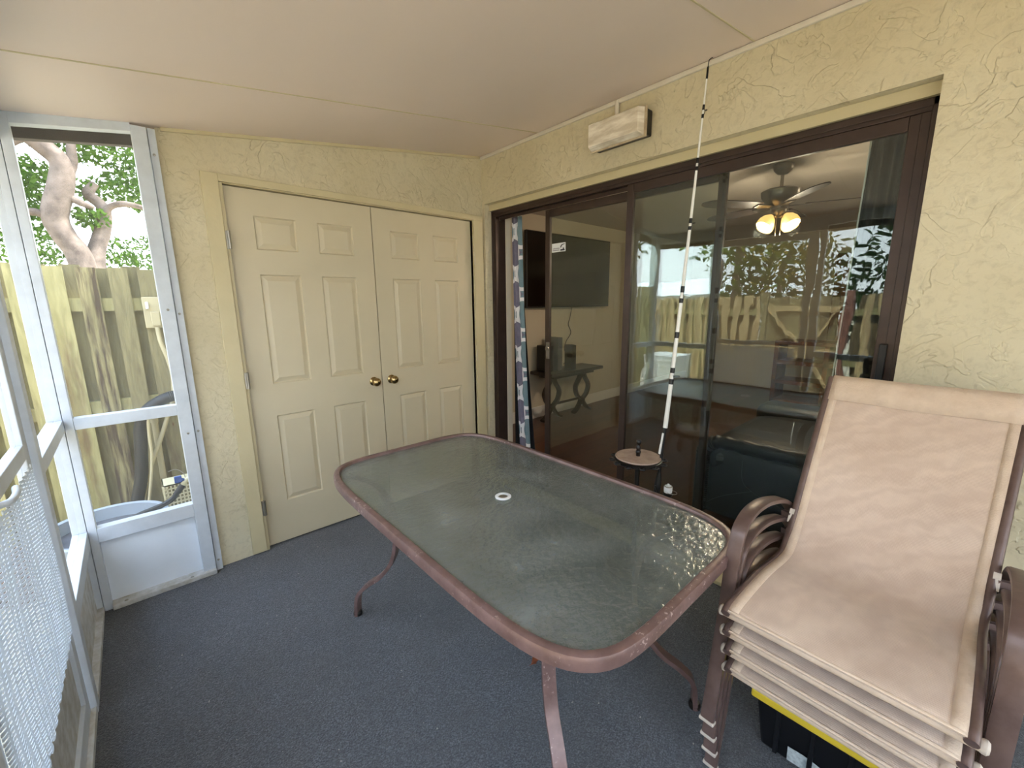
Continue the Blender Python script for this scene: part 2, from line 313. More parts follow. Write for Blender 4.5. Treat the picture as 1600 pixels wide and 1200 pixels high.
# ---------------------------------------------------------------- mesh builder
WL = {}
def crom(pts, k=6):
    P = [Vector(p) for p in pts]; out = []
    for i in range(len(P)-1):
        p0 = P[i-1] if i else 2*P[0]-P[1]; p1 = P[i]; p2 = P[i+1]; p3 = P[i+2] if i+2 < len(P) else 2*P[-1]-P[-2]
        for j in range(k):
            t = j/k; out.append(.5*((2*p1)+(-p0+p2)*t+(2*p0-5*p1+4*p2-p3)*t*t+(-p0+3*p1-3*p2+p3)*t**3))
    out.append(P[-1]); return out
class MB:
    def __init__(s): s.v = []; s.f = []; s.uv = None
    def add(s, v, f):
        o = len(s.v); s.v += [Vector(x) for x in v]; s.f += [[i+o for i in q] for q in f]; return s
    def box(s, x0, x1, y0, y1, z0, z1):
        x0, x1 = min(x0, x1), max(x0, x1); y0, y1 = min(y0, y1), max(y0, y1); z0, z1 = min(z0, z1), max(z0, z1)
        v = [(x0,y0,z0),(x1,y0,z0),(x1,y1,z0),(x0,y1,z0),(x0,y0,z1),(x1,y0,z1),(x1,y1,z1),(x0,y1,z1)]
        return s.add(v, [(0,3,2,1),(4,5,6,7),(0,1,5,4),(1,2,6,5),(2,3,7,6),(3,0,4,7)])
    def hexa(s, bot, top):
        return s.add(list(bot)+list(top), [(0,3,2,1),(4,5,6,7),(0,1,5,4),(1,2,6,5),(2,3,7,6),(3,0,4,7)])
    def bar(s, a, b, w, h, up=(0,0,1)):
        a, b = Vector(a), Vector(b); d = (b-a).normalized(); sd = d.cross(Vector(up))
        if sd.length < 1e-4: sd = d.cross(Vector((1,0,0)))
        sd.normalize(); u = sd.cross(d)
        q = [sd*x*w/2+u*y*h/2 for x, y in ((-1,-1),(1,-1),(1,1),(-1,1))]
        return s.hexa([a+k for k in q], [b+k for k in q])
    def sweep(s, path, sec, side=None, closed=False, cap=True, scale=None):
        P = [Vector(p) for p in path]; n = len(P); rings = []; prev = None
        for i, p in enumerate(P):
            if closed: t = (P[(i+1) % n]-P[i-1]).normalized()
            else: t = (P[min(i+1, n-1)]-P[max(i-1, 0)]).normalized()
            if side is not None:
                sd = Vector(side); sd = (sd-t*sd.dot(t)).normalized()
            else:
                if prev is None:
                    sd = t.cross(Vector((0,0,1)));
                    if sd.length < .05: sd = t.cross(Vector((0,1,0)))
                else: sd = prev-t*prev.dot(t)
                sd.normalize()
            prev = sd; u = t.cross(sd); k = scale(i/(n-1)) if scale else 1
            rings.append([p+sd*a*k+u*b*k for a, b in sec])
        m = len(sec); v = [q for r in rings for q in r]; f = []
        for i in range(n if closed else n-1):
            for j in range(m):
                a = i*m+j; b = i*m+(j+1) % m; c = ((i+1) % n)*m+(j+1) % m; d = ((i+1) % n)*m+j
                f.append((a, b, c, d))
        if cap and not closed: f.append(tuple(range(m-1, -1, -1))); f.append(tuple((n-1)*m+j for j in range(m)))
        return s.add(v, f)
    def tube(s, path, r, n=10, smooth=0, closed=False, scale=None):
        if smooth: path = crom(path, smooth)
        return s.sweep(path, [(r*math.cos(2*PI*i/n), r*math.sin(2*PI*i/n)) for i in range(n)], None, closed, True, scale)
    def lathe(s, prof, c=(0,0,0), n=24, axis=(0,0,1)):
        ax = Vector(axis).normalized(); e1 = ax.cross(Vector((1,0,0)));
        if e1.length < .1: e1 = ax.cross(Vector((0,1,0)))
        e1.normalize(); e2 = ax.cross(e1); c = Vector(c); v = []; f = []
        for r, h in prof:
            for i in range(n):
                a = 2*PI*i/n; v.append(c+ax*h+(e1*math.cos(a)+e2*math.sin(a))*max(r, 1e-4))
        for k in range(len(prof)-1):
            for i in range(n): f.append((k*n+i, k*n+(i+1) % n, (k+1)*n+(i+1) % n, (k+1)*n+i))
        f.append(tuple(range(n-1, -1, -1))); f.append(tuple((len(prof)-1)*n+i for i in range(n)))
        return s.add(v, f)
    def prism(s, poly, ax, a, b):
        n = len(poly)
        def P(q, t):
            return {'x': (t, q[0], q[1]), 'y': (q[0], t, q[1]), 'z': (q[0], q[1], t)}[ax]
        return s.add([P(q, a) for q in poly]+[P(q, b) for q in poly], [tuple(range(n-1, -1, -1)), tuple(range(n, 2*n))]+[(i, (i+1) % n, n+(i+1) % n, n+i) for i in range(n)])
    def grid(s, fn, nu, nv, thick=0):
        v = [fn(i/nu, j/nv) for j in range(nv+1) for i in range(nu+1)]; f = []
        for j in range(nv):
            for i in range(nu):
                a = j*(nu+1)+i; f.append((a, a+1, a+nu+2, a+nu+1))
        s.uvs = [(i/nu, j/nv) for j in range(nv+1) for i in range(nu+1)]
        return s.add(v, f)
    def build(s, name, mat, parent=None, smooth=False, bevel=0, solid=0, loc=None, subd=0):
        me = bpy.data.meshes.new(name); pl = WL.get(parent.name, Vector()) if parent else None
        if parent is None:
            if loc is None:
                xs = [v.x for v in s.v]; ys = [v.y for v in s.v]; zs = [v.z for v in s.v]
                loc = ((min(xs)+max(xs))/2, (min(ys)+max(ys))/2, min(zs))
            off = Vector(loc)
        else: off = pl
        me.from_pydata([tuple(v-off) for v in s.v], [], s.f); me.validate()
        bm = bmesh.new(); bm.from_mesh(me); bmesh.ops.recalc_face_normals(bm, faces=bm.faces); bm.to_mesh(me); bm.free()
        if getattr(s, 'uvs', None) and len(s.uvs) == len(me.vertices):
            ul = me.uv_layers.new(name='UVMap')
            for lp in me.loops: ul.data[lp.index].uv = s.uvs[lp.vertex_index]
        o = bpy.data.objects.new(name, me); COL.objects.link(o)
        if isinstance(mat, str): mat = M_[mat]
        me.materials.append(mat)
        if smooth:
            for p in me.polygons: p.use_smooth = True
            try: me.set_sharp_from_angle(angle=math.radians(40))
            except Exception: pass
        if solid:
            mo = o.modifiers.new('solid', 'SOLIDIFY'); mo.thickness = solid; mo.offset = 0
        if subd:
            mo = o.modifiers.new('sub', 'SUBSURF'); mo.levels = subd; mo.render_levels = subd
        if bevel:
            mo = o.modifiers.new('bevel', 'BEVEL'); mo.width = bevel; mo.segments = 2; mo.limit_method = 'ANGLE'; mo.angle_limit = math.radians(40)
        if parent is None: o.location = off
        else: o.parent = parent
        WL[o.name] = Vector(off)
        return o
def tag(o, label, cat=None, group=None, kind=None):
    o['label'] = label
    if cat: o['category'] = cat
    if group: o['group'] = group
    if kind: o['kind'] = kind
    return o
def empty(name, loc, label, cat, group=None, kind=None):
    o = bpy.data.objects.new(name, None); COL.objects.link(o); o.location = loc; WL[o.name] = Vector(loc); o.empty_display_size = .1
    return tag(o, label, cat, group, kind)
def struct(o, label, cat): return tag(o, label, cat, None, 'structure')

# ================================================================= SETTING
W = -2.40          # inner face of the left screen wall
YB = -4.30         # open rear end of the porch
def zc(x): return 2.512+.138*x      # sloped ceiling
# porch floor
struct(MB().box(-2.56, 0.0, YB-.1, 0.074, -.14, 0.0).build('floor', 'carpet'), 'charcoal carpet covering the porch floor', 'floor')
# ceiling (sloped slab with overhang)
c = MB(); c.hexa([(-2.75, YB-.2, zc(-2.75)), (0.12, YB-.2, zc(.12)), (0.12, .12, zc(.12)), (-2.75, .12, zc(-2.75))],
                 [(-2.75, YB-.2, zc(-2.75)+.14), (0.12, YB-.2, zc(.12)+.14), (0.12, .12, zc(.12)+.14), (-2.75, .12, zc(-2.75)+.14)])
struct(c.build('ceiling', 'ceilpaint'), 'sloping off-white painted porch ceiling', 'ceiling')
c = MB()
c.hexa([(-2.39, -.6055, zc(-2.39)-.003), (-.002, -.6055, zc(0)-.003), (-.002, -.6005, zc(0)-.003), (-2.39, -.6005, zc(-2.39)-.003)],
       [(-2.39, -.6055, zc(-2.39)), (-.002, -.6055, zc(0)), (-.002, -.6005, zc(0)), (-2.39, -.6005, zc(-2.39))])
c.hexa([(-2.39, -1.8835, zc(-2.39)-.003), (-.002, -1.8835, zc(0)-.003), (-.002, -1.8785, zc(0)-.003), (-2.39, -1.8785, zc(-2.39)-.003)],
       [(-2.39, -1.8835, zc(-2.39)), (-.002, -1.8835, zc(0)), (-.002, -1.8785, zc(0)), (-2.39, -1.8785, zc(-2.39))])
struct(c.build('trim_3', 'casing'), 'thin painted seams between the ceiling panels', 'trim')
# fascia boards outside
c = MB(); c.hexa([(-2.79, .10, zc(-2.79)-.058), (-1.925, .10, zc(-1.925)-.058), (-1.925, .14, zc(-1.925)-.058), (-2.79, .14, zc(-2.79)-.058)], [(-2.79, .10, zc(-2.79)+.16), (-1.925, .10, zc(-1.925)+.16), (-1.925, .14, zc(-1.925)+.16), (-2.79, .14, zc(-2.79)+.16)])
struct(c.build('trim_4', 'fascia'), 'dark brown fascia board beyond the narrow screened opening', 'trim')
c = MB(); c.box(-2.79, -2.755, YB, .10, 2.07, 2.28)
struct(c.build('trim_5', 'fascia'), 'dark brown fascia along the outer roof edge', 'trim')
# back wall with the closet opening
b = MB(); DX0, DX1, DZ = -1.683, -.102, 2.05
def wallpiece(m, x0, x1, z0, top=None):
    m.hexa([(x0, 0, z0), (x1, 0, z0), (x1, .12, z0), (x0, .12, z0)],
           [(x0, 0, top or zc(x0)), (x1, 0, top or zc(x1)), (x1, .12, top or zc(x1)), (x0, .12, top or zc(x0))])
wallpiece(b, -1.92, DX0, 0); wallpiece(b, DX0, DX1, DZ); wallpiece(b, DX1, 0.0, 0)
b.box(-1.92, -1.80, .12, 1.62, -.14, 2.4)
struct(b.build('wall_back', 'stucco', loc=(0, 0, 0)), 'olive beige stucco wall around the closet double doors', 'wall')
# house wall with the slider opening
b = MB()
LY, LZ = -2.488, 2.172
b.hexa([(0, YB, LZ), (.10, YB, LZ), (.10, .12, LZ), (0, .12, LZ)], [(0, YB, 2.6), (.10, YB, 2.6), (.10, .12, 2.6), (0, .12, 2.6)])
b.box(0, .10, YB, LY, 0, LZ); b.box(0, .10, -.030, .12, 0, LZ)
struct(b.build('wall_right', 'stucco', loc=(0, 0, 0)), 'olive beige trowelled stucco wall around the sliding glass door', 'wall')
b = MB(); b.box(.045, .098, LY+.001, -.031, 2.128, LZ-.001)
struct(b.build('trim_6', 'casing'), 'painted filler strip above the bronze slider frame', 'trim')
b = MB(); b.box(-.015, 0, YB, -.002, 2.486, 2.508)
struct(b.build('trim_1', 'whitetrim', bevel=.003), 'narrow off-white moulding between ceiling and house wall', 'trim')
b = MB(); b.box(-.075, .05, -2.47, -.06, 0.0, .022)
struct(b.build('trim_7', 'casing', bevel=.003), 'painted threshold strip below the sliding door', 'trim')
b = MB()
for x0, x1 in ((-1.90, -.02),):
    b.hexa([(x0, -.012, zc(x0)-.016), (x1, -.012, zc(x1)-.016), (x1, 0, zc(x1)-.016), (x0, 0, zc(x0)-.016)], [(x0, -.012, zc(x0)), (x1, -.012, zc(x1)), (x1, 0, zc(x1)), (x0, 0, zc(x0))])
struct(b.build('trim_2', 'casing'), 'thin painted moulding above the closet wall', 'trim')
# closet casing
b = MB(); b.box(-1.772, -1.70, -.018, 0, 0.01, 2.088); b.box(-1.70, -1.683, -.006, .05, .01, 2.05)
b.box(-1.70, -.012, -.018, 0, 2.052, 2.088); b.box(-.100, -.012, -.018, 0, .01, 2.052); b.box(-1.683, -.102, -.003, .05, 2.048, 2.053); b.box(-.102, -.098, -.004, .05, .01, 2.05)
struct(b.build('trim_8', 'casing', bevel=.004), 'painted wooden casing framing the closet doors', 'trim')
b = MB(); b.box(-1.683, -.102, .075, .09, 0, 2.05)  # thin black sheet stands in for the shade inside the closet
struct(b.build('wall_closet_shade', 'black'), 'black sheet behind the double doors, coloured as closet shade', 'wall')

# ---- six panel doors
def six_panel(name, x0, w_, label, knob_u, hinge_x, hsign):
    H0, H1 = .012, 2.043; y = .02
    s1, s2 = .1233, .3331
    xs = [0, s1, s2, w_-s2, w_-s1, w_]; zs = [H0, .2678, .8005, .9887, 1.6038, 1.7349, 1.9103, H1]
    m = MB()
    for i in range(5):
        for j in range(7):
            a, b2, c0, c1 = x0+xs[i], x0+xs[i+1], zs[j], zs[j+1]
            if i in (1, 3) and j in (1, 3, 5):
                rings = [(0, y), (.006, y+.009), (.011, y+.009), (.034, y+.001), (.038, y+.001)]
                prev = None
                for ins, yy in rings:
                    r = [(a+ins, yy, c0+ins), (b2-ins, yy, c0+ins), (b2-ins, yy, c1-ins), (a+ins, yy, c1-ins)]
                    if prev:
                        for k in range(4): m.add([prev[k], prev[(k+1) % 4], r[(k+1) % 4], r[k]], [(0, 1, 2, 3)])
                    prev = r
                m.add(prev, [(0, 1, 2, 3)])
            else: m.add([(a, y, c0), (b2, y, c0), (b2, y, c1), (a, y, c1)], [(0, 1, 2, 3)])
    X0, X1 = x0, x0+w_
    m.add([(X0, y, H0), (X0, y+.035, H0), (X0, y+.035, H1), (X0, y, H1)], [(0, 1, 2, 3)])
    m.add([(X1, y, H0), (X1, y+.035, H0), (X1, y+.035, H1), (X1, y, H1)], [(0, 1, 2, 3)])
    m.add([(X0, y, H0), (X1, y, H0), (X1, y+.035, H0), (X0, y+.035, H0)], [(0, 1, 2, 3)])
    m.add([(X0, y, H1), (X1, y, H1), (X1, y+.035, H1), (X0, y+.035, H1)], [(0, 1, 2, 3)])
    m.add([(X0, y+.035, H0), (X1, y+.035, H0), (X1, y+.035, H1), (X0, y+.035, H1)], [(0, 1, 2, 3)])
    o = m.build(name, 'doorpaint', loc=((X0+X1)/2, y, H0)); 
    bm = bmesh.new(); bm.from_mesh(o.data); bmesh.ops.remove_doubles(bm, verts=bm.verts, dist=1e-4); bmesh.ops.recalc_face_normals(bm, faces=bm.faces); bm.to_mesh(o.data); bm.free()
    struct(o, label, 'door')
    kx = x0+knob_u
    k = MB().lathe([(.028, 0), (.030, .004), (.026, .009), (.012, .012), (.011, .026), (.018, .032), (.0275, .042), (.0285, .052), (.024, .062), (.014, .067), (.001, .068)], (kx, y, .925), 28, (0, -1, 0))
    k.build('door_knob', 'brass', o, smooth=True)
    for hz in (1.77, 1.03, .275):
        h = MB().box(hinge_x-.004, hinge_x+.013*hsign+(.0 if hsign > 0 else 0), -.0205, -.0185, hz-.045, hz+.045)
        h.lathe([(.006, -.046), (.0075, -.044), (.0075, .044), (.006, .046)], (hinge_x, -.022, hz), 10)
        h.build('hinge', 'steel' if hsign < 0 else 'doorpaint', o)
    return o
wl = .7874
six_panel('door_1', -.1047-2*wl, wl-.003, 'left beige six-panel closet door beside the screened opening', wl-.062, -1.686, -1)
six_panel('door_2', -.1047-wl+.002, wl-.003, 'right beige six-panel closet door next to the sliding door corner', .064, -.104, 1)

# ================================================================= SLIDING GLASS DOOR
sl = empty('door_3', (.07, -1.27, 0), 'dark bronze sliding glass patio door, left panel slid partly open', 'door', kind='structure')
FY0, FY1, FZ = -.033, -2.486, 2.127
f = MB()
f.box(.066, .165, FY1, FY0, 2.085, FZ); f.box(.066, .165, FY1, FY0, .0, .045)
f.box(.066, .165, FY1, FY1+.045, .045, 2.085); f.box(.066, .165, FY0-.045, FY0, .045, 2.085)
f.box(.060, .066, FY1, FY0, 2.100, FZ); f.box(.060, .066, FY1, FY1+.018, 0, FZ); f.box(.060, .066, FY0-.018, FY0, 0, FZ)
f.box(.100, .110, FY1+.045, FY0-.045, 2.062, 2.085)
f.build('door_frame', 'bronze', sl, bevel=.0025)
def panel(nm, y0, y1, x0, x1, label, z1=2.066, z0=.03, st=.042, mat='bronze'):
    r = MB(); r.box(x0, x1, y0, y0+st, z0, z1); r.box(x0, x1, y1-st, y1, z0, z1)
    r.box(x0, x1, y0+st, y1-st, z1-.05, z1); r.box(x0, x1, y0+st, y1-st, z0, z0+.07)
    o = r.build(nm, mat, sl, bevel=.003)
    xm = (x0+x1)/2
    g = MB().box(xm-.003, xm+.003, y0+st-.004, y1-st+.004, z0+.066, z1-.046); g.build('glass_pane', 'glass', o)
    return o
fp = panel('fixed_panel', -2.452, -1.235, .070, .094, 'fixed', z1=2.085, z0=.045)
spn = panel('sliding_panel', -1.765, -.555, .116, .140, 'sliding', z1=2.062, z0=.05)
lk = MB(); lk.box(.107, .116, -.602, -.575, 1.03, 1.15); lk.lathe([(.016, 0), (.016, .012), (.006, .013)], (.110, -.588, 1.105), 14, (-1, 0, 0)); lk.box(.096, .108, -.594, -.584, 1.05, 1.125)
lk.build('door_latch', 'nickel', spn)
hd = MB().box(.045, .068, -2.45, -2.425, 1.02, 1.26); hd.box(.02, .05, -2.452, -2.40, 1.02, 1.10)
hd.build('door_handle', 'black', fp, bevel=.004)
st = MB().box(.1235, .1245, -.735, -.612, 1.775, 1.833)
sto = st.build('glass_sticker', 'white')
tag(sto, 'small white rectangular sticker with dark square emblem on the sliding glass', 'sticker')
q = MB(); q.box(.1228, .1235, -.728, -.690, 1.781, 1.791); q.box(.1228, .1235, -.722, -.712, 1.789, 1.80)
q.add([(.1230, -.690, 1.812), (.1230, -.700, 1.822), (.1230, -.728, 1.827), (.1230, -.728, 1.822), (.1230, -.705, 1.816), (.1230, -.694, 1.800), (.1230, -.690, 1.800)], [(0, 1, 2, 3, 4, 5, 6)])
q.build('square_emblem', 'soot', sto)
q = MB()
for i in range(11):
    y = -.622-i*.0056; q.box(.1228, .1235, y-.0042, y, 1.795, 1.801+.0015*(i % 3))
q.box(.1228, .1235, -.680, -.620, 1.784, 1.790)
q.build('printed_line', 'greyprint', sto)

# ================================================================= INTERIOR ROOM
IX1, IY0, IY1, IH = 5.6, -5.2, .95, 2.44
struct(MB().box(.101, IX1, IY0, IY1, -.14, -.002).build('floor_interior', 'woodfloor', loc=(0, 0, 0)), 'dark walnut plank floor of the room inside', 'floor')
struct(MB().box(.101, IX1, IY0, IY1, IH, IH+.1).build('ceiling_interior', 'intceil'), 'plain ceiling of the room inside', 'ceiling')
struct(MB().box(.10, IX1+.1, IY1, IY1+.1, -.1, IH+.1).build('wall_left_interior', 'intwall'), 'beige interior wall behind the television', 'wall')
struct(MB().box(IX1, IX1+.1, IY0, IY1, -.1, IH+.1).build('wall_far_interior', 'intwall'), 'beige far wall of the room inside', 'wall')
struct(MB().box(.10, IX1+.1, IY0-.1, IY0, -.1, IH+.1).build('wall_right_interior', 'intwall'), 'beige right wall of the room inside', 'wall')
b = MB().box(.101, .104, IY0, FY1, 0, IH); b.box(.101, .104, FY0, .95, 0, IH); b.box(.101, .104, FY1, FY0, 2.13, IH)
struct(b.build('wall_near_interior', 'drywall'), 'white inner face of the house wall', 'wall')
struct(MB().box(.11, IX1, IY1-.016, IY1, 0, .14).build('baseboard_left', 'drywall', bevel=.003), 'tall white baseboard under the television wall', 'baseboard')
struct(MB().box(.165, .215, -.085, -.060, 0, 2.10).build('trim_9', 'jamb'), 'pale drywall return beside the open slider', 'trim')
struct(MB().box(-.05, IX1+.4, YB-1.2, .12, 2.78, 2.9).build('ceiling_sun_block', 'roofing'), 'flat unseen roof added above the room to block the sun', 'roof')  # unseen slab added to keep sun out of porch and room
struct(MB().box(.1, IX1+.4, 1.06, 1.12, -.14, 2.9).build('wall_outer', 'stucco'), 'outer house wall hidden behind the television wall', 'wall')
# interior light: the ceiling fan
fn = empty('ceiling_fan', (1.7, -1.53, IH), 'nickel ceiling fan with dark blades and lit amber glass shades', 'ceiling fan')
FX, FYc = 1.7, -1.53
MB().lathe([(.068, 2.44), (.070, 2.425), (.062, 2.40), (.035, 2.372), (.018, 2.366)], (FX, FYc, 0), 28).build('canopy', 'nickel', fn, smooth=True)
MB().lathe([(.012, 2.37), (.012, 2.26)], (FX, FYc, 0), 12).build('downrod', 'nickel', fn, smooth=True)
MB().lathe([(.02, 2.28), (.035, 2.272), (.115, 2.262), (.135, 2.25), (.13, 2.215), (.10, 2.165), (.062, 2.14), (.062, 2.115)], (FX, FYc, 0), 32).build('motor_housing', 'nickel', fn, smooth=True)
MB().lathe([(.05, 2.14), (.055, 2.12), (.05, 2.09), (.03, 2.07), (.012, 2.055)], (FX, FYc, 0), 24).build('light_kit', 'nickel', fn, smooth=True)
for k in range(5):
    a = math.radians(2+72*k); ca, sa = math.cos(a), math.sin(a)
    def bp(r, t, dz=0): return (FX+ca*r-sa*t, FYc+sa*r+ca*t, 2.135+dz+t*.18)
    br = MB(); br.add([bp(.06, -.02), bp(.06, .02), bp(.2, .03), bp(.2, -.03), bp(.06, -.02, .008), bp(.06, .02, .008), bp(.2, .03, .008), bp(.2, -.03, .008)], [(0, 1, 2, 3), (4, 7, 6, 5), (0, 4, 5, 1), (1, 5, 6, 2), (2, 6, 7, 3), (3, 7, 4, 0)])
    outline = [(.17, -.045), (.24, -.058), (.5, -.068), (.58, -.06), (.63, -.03), (.645, 0), (.63, .03), (.58, .06), (.5, .068), (.24, .058), (.17, .045)]
    n = len(outline); vs = [bp(r, t, .009) for r, t in outline]+[bp(r, t, .015) for r, t in outline]
    bl = MB().add(vs, [tuple(range(n)), tuple(range(2*n-1, n-1, -1))]+[(i, (i+1) % n, n+(i+1) % n, n+i) for i in range(n)])
    bo = bl.build('blade', 'blade', fn); br.build('blade_bracket', 'nickel', bo)
for k, a in enumerate((200, 110, 290, 20)):
    a = math.radians(a+42); d = Vector((math.cos(a)*.62, math.sin(a)*.62, -.78)).normalized()
    o0 = Vector((FX, FYc, 2.085))+Vector((math.cos(a), math.sin(a), 0))*.055
    arm = MB().tube([(FX, FYc, 2.09), o0+d*.03], .009, 8)
    arm.build('lamp_arm', 'nickel', fn, smooth=True)
    sh = MB().lathe([(.018, .02), (.022, .025), (.045, .05), (.058, .08), (.060, .105), (.054, .125), (.051, .125), (.056, .104), (.054, .08), (.04, .052), (.016, .03)], o0, 24, d)
    so = sh.build('lamp_shade', 'lampglass', fn, smooth=True)
    MB().lathe([(.012, .04), (.024, .07), (.026, .09), (.018, .11), (.002, .115)], o0, 16, d).build('bulb', 'bulb', so, smooth=True)
    ld = bpy.data.lights.new('fan_lamp', 'POINT'); ld.energy = 4.0; ld.color = (1, .82, .62); ld.shadow_soft_size = .03
    lo = bpy.data.objects.new('fan_lamp', ld); COL.objects.link(lo); lo.parent = fn; lo.location = (o0+d*.17)-WL[fn.name]
for dy in (-.01, .012):
    MB().tube([(FX+.02, FYc+dy*1.5, 2.07), (FX+.02, FYc+dy*1.5, 1.93)], .0016, 6).build('pull_chain', 'nickel', fn)
# television
tv = empty('television', (2.1, .88, 1.36), 'black flat television mounted on the beige wall inside', 'television')
MB().box(1.30, 2.90, .845, .885, 1.375, 2.24).build('television_body', 'black', tv, bevel=.006)
MB().box(1.312, 2.888, .842, .846, 1.392, 2.228).build('screen', 'tv', tv)
MB().box(1.75, 2.45, .885, .949, 1.6, 2.0).build('wall_bracket', 'black', tv)
tag(MB().tube([(2.17, .90, 1.37), (2.165, .925, 1.24), (2.14, .93, 1.15), (2.20, .935, 1.04), (2.10, .93, .93), (2.03, .9, .84), (2.05, .88, .76), (1.98, .84, .68), (1.90, .80, .665)], .005, 8, smooth=6).build('television_cable', 'black', smooth=True), 'thin black cable hanging from the television to the console', 'cable')
# console table
ct = empty('console_table', (1.9, .75, 0), 'dark wooden trestle console table below the television', 'console table')
MB().box(1.42, 2.42, .56, .92, .575, .615).build('table_top', 'darkwood', ct, bevel=.008)
MB().box(1.52, 2.30, .62, .86, .535, .575).build('apron', 'darkwood', ct, bevel=.004)
for lx in (1.60, 2.18):
    for s_ in (-1, 1):
        pts = [(lx, .74+s_*.04, .56), (lx, .74+s_*.05, .48), (lx, .74+s_*.13, .36), (lx, .74+s_*.10, .25), (lx, .74+s_*.02, .17), (lx, .74+s_*.10, .06), (lx, .74+s_*.17, .02)]
        # lyre strap shaped like the photographed looped trestle, turned to face the room
        pts = [(lx+(p[1]-.74), .72, p[2]) for p in pts]
        MB().sweep(crom(pts, 6), [(-.03, -.014), (.03, -.014), (.03, .014), (-.03, .014)], side=(0, 1, 0)).build('trestle_leg', 'darkwood', ct, smooth=True)
MB().tube([(1.60, .72, .2), (1.75, .72, .2), (1.8, .72, .2), (1.9, .72, .2), (2.0, .72, .2), (2.18, .72, .2)], .016, 10).build('stretcher', 'darkwood', ct, smooth=True)
tag(MB().box(1.50, 1.60, .70, .88, .615, .93).build('set_top_box', 'black', bevel=.004), 'tall black box at the left end of the console', 'electronics box')
tag(MB().box(1.66, 1.74, .68, .86, .615, 1.02).build('speaker_tower', 'greydark', bevel=.004), 'tallest slim grey box on the console', 'electronics box')
tag(MB().hexa([(1.86, .62, .615), (1.93, .62, .615), (1.99, .80, .615), (1.92, .80, .615)], [(1.86, .62, .93), (1.93, .62, .915), (1.99, .80, .90), (1.92, .80, .915)]).build('network_router', 'black', bevel=.004), 'short black router standing right of the grey box on the console', 'router')
# sofa
so = empty('leather_sofa', (1.2, -2.2, 0), 'black leather sofa with ruched piping just inside the glass', 'sofa')
MB().box(.66, 1.75, -2.95, -1.56, .05, .47).build('sofa_base', 'leather', so, bevel=.05, smooth=True)
b = MB().grid(lambda u, v: (.64-.035*math.sin(PI*u)**.6*math.sin(PI*v)**.6, -1.55-1.4*u, .03+.47*v), 16, 12)
b.build('end_panel', 'leather', so, smooth=True, solid=.02)
rp_ = []
for i in range(14): rp_.append((.63, -1.545, .03+.4*i/13))
rp_ += [(.63, -1.56, .47), (.63, -1.60, .51), (.63, -1.66, .525), (.63, -1.9, .53), (.63, -2.3, .53), (.63, -2.95, .53)]
rp2 = crom(rp_, 12)
MB().tube(rp2, .045, 12, scale=lambda t: 1+.10*math.sin(t*260)).build('ruched_piping', 'leather', so, smooth=True)
MB().grid(lambda u, v: (.66+1.1*u, -1.58-1.35*v, .50+.055*(math.sin(PI*u)*math.sin(PI*v))**.4), 20, 20).build('seat_cushion', 'leather', so, smooth=True, solid=.03)
MB().box(1.50, 1.80, -2.95, -1.56, .45, .62).build('backrest', 'leather', so, bevel=.06, smooth=True)
MB().tube([(.597, -1.80, .45), (.590, -1.81, .33), (.588, -1.87, .27), (.585, -2.05, .22), (.585, -2.4, .17)], .0016, 5, smooth=8).build('stitching', 'stitch', so)
MB().tube([(.588, -1.87, .27), (.594, -1.70, .18), (.60, -1.6, .1)], .0016, 5, smooth=8).build('stitching', 'stitch', so)
# curtains
cu = empty('patterned_curtain', (.2, -.15, 0), 'grey and teal trellis-print curtain with black lining inside the open gap', 'curtain')
def cf(u, v):
    z = .06+2.05*v; sw = .11*(1-v)**1.6
    return (.215+.012*math.sin(u*14), -.10-sw*.8-(.105+.0*v)*u*(1+.1*(1-v)), z)
MB().grid(cf, 24, 30).build('trellis_panel', 'trellis', cu, smooth=True, solid=.002)
def cf2(u, v):
    z = .04+2.06*v; return (.245+.014*math.sin(u*17), -.085-(.08+.20*(1-v)**1.3)*u, z)
MB().grid(cf2, 24, 20).build('black_lining', 'lining', cu, smooth=True, solid=.002)
cu = empty('dark_curtain', (.25, -2.36, 0), 'dark grey curtain with pale edges behind the fixed glass', 'curtain')
MB().grid(lambda u, v: (.25+.018*math.sin(u*22), -2.285-(.20)*u+.05*(1-v)*(1-u), .03+2.15*v), 40, 16).build('curtain_panel', 'curtaindark', cu, smooth=True, solid=.003)
for yy in (-2.284, -2.405):
    MB().tube([(.228, yy+.05*(yy > -2.3), .04), (.228, yy+.025*(yy > -2.3), 1.1), (.228, yy, 2.17)], .0032, 6, smooth=6).build('pale_edge', 'white', cu)
struct(MB().box(.17, .30, -2.6, .05, 2.2, 2.215).build('trim_10', 'drywall'), 'slim ledge holding the curtains above the slider', 'trim')
# wooden shelf unit deep in the room
sh = empty('wooden_shelf_unit', (4.4, -1.9, 0), 'warm brown slatted wooden shelf unit deep inside the room', 'shelf unit')
for z in (.08, .34, .60, .86): MB().box(4.2, 4.6, -3.1, -.9, z, z+.05).build('shelf', 'oak', sh)
for y in (-3.1, -2.6, -2.05, -1.5, -.95): MB().box(4.2, 4.6, y, y+.05, 0, .86).build('upright', 'oak', sh)
dr = MB().box(5.50, 5.58, -3.5, -1.2, 0, 2.08); dr.box(5.46, 5.50, -3.4, -2.4, .1, 2.0); dr.box(5.46, 5.50, -2.3, -1.3, .1, 2.0)
tag(dr.build('wooden_wardrobe_wall', 'oak', bevel=.01), 'brown wooden double closet front on the far interior wall', 'wardrobe')
lp = empty('added_lamp', (3.4, -3.35, 0), 'unseen amber drum lamp added to brighten the room inside', 'floor lamp')
MB().lathe([(.13, 0), (.13, .02), (.012, .03), (.012, 1.5)], (3.4, -3.35, 0), 20).build('lamp_stand', 'blackmetal', lp, smooth=True)
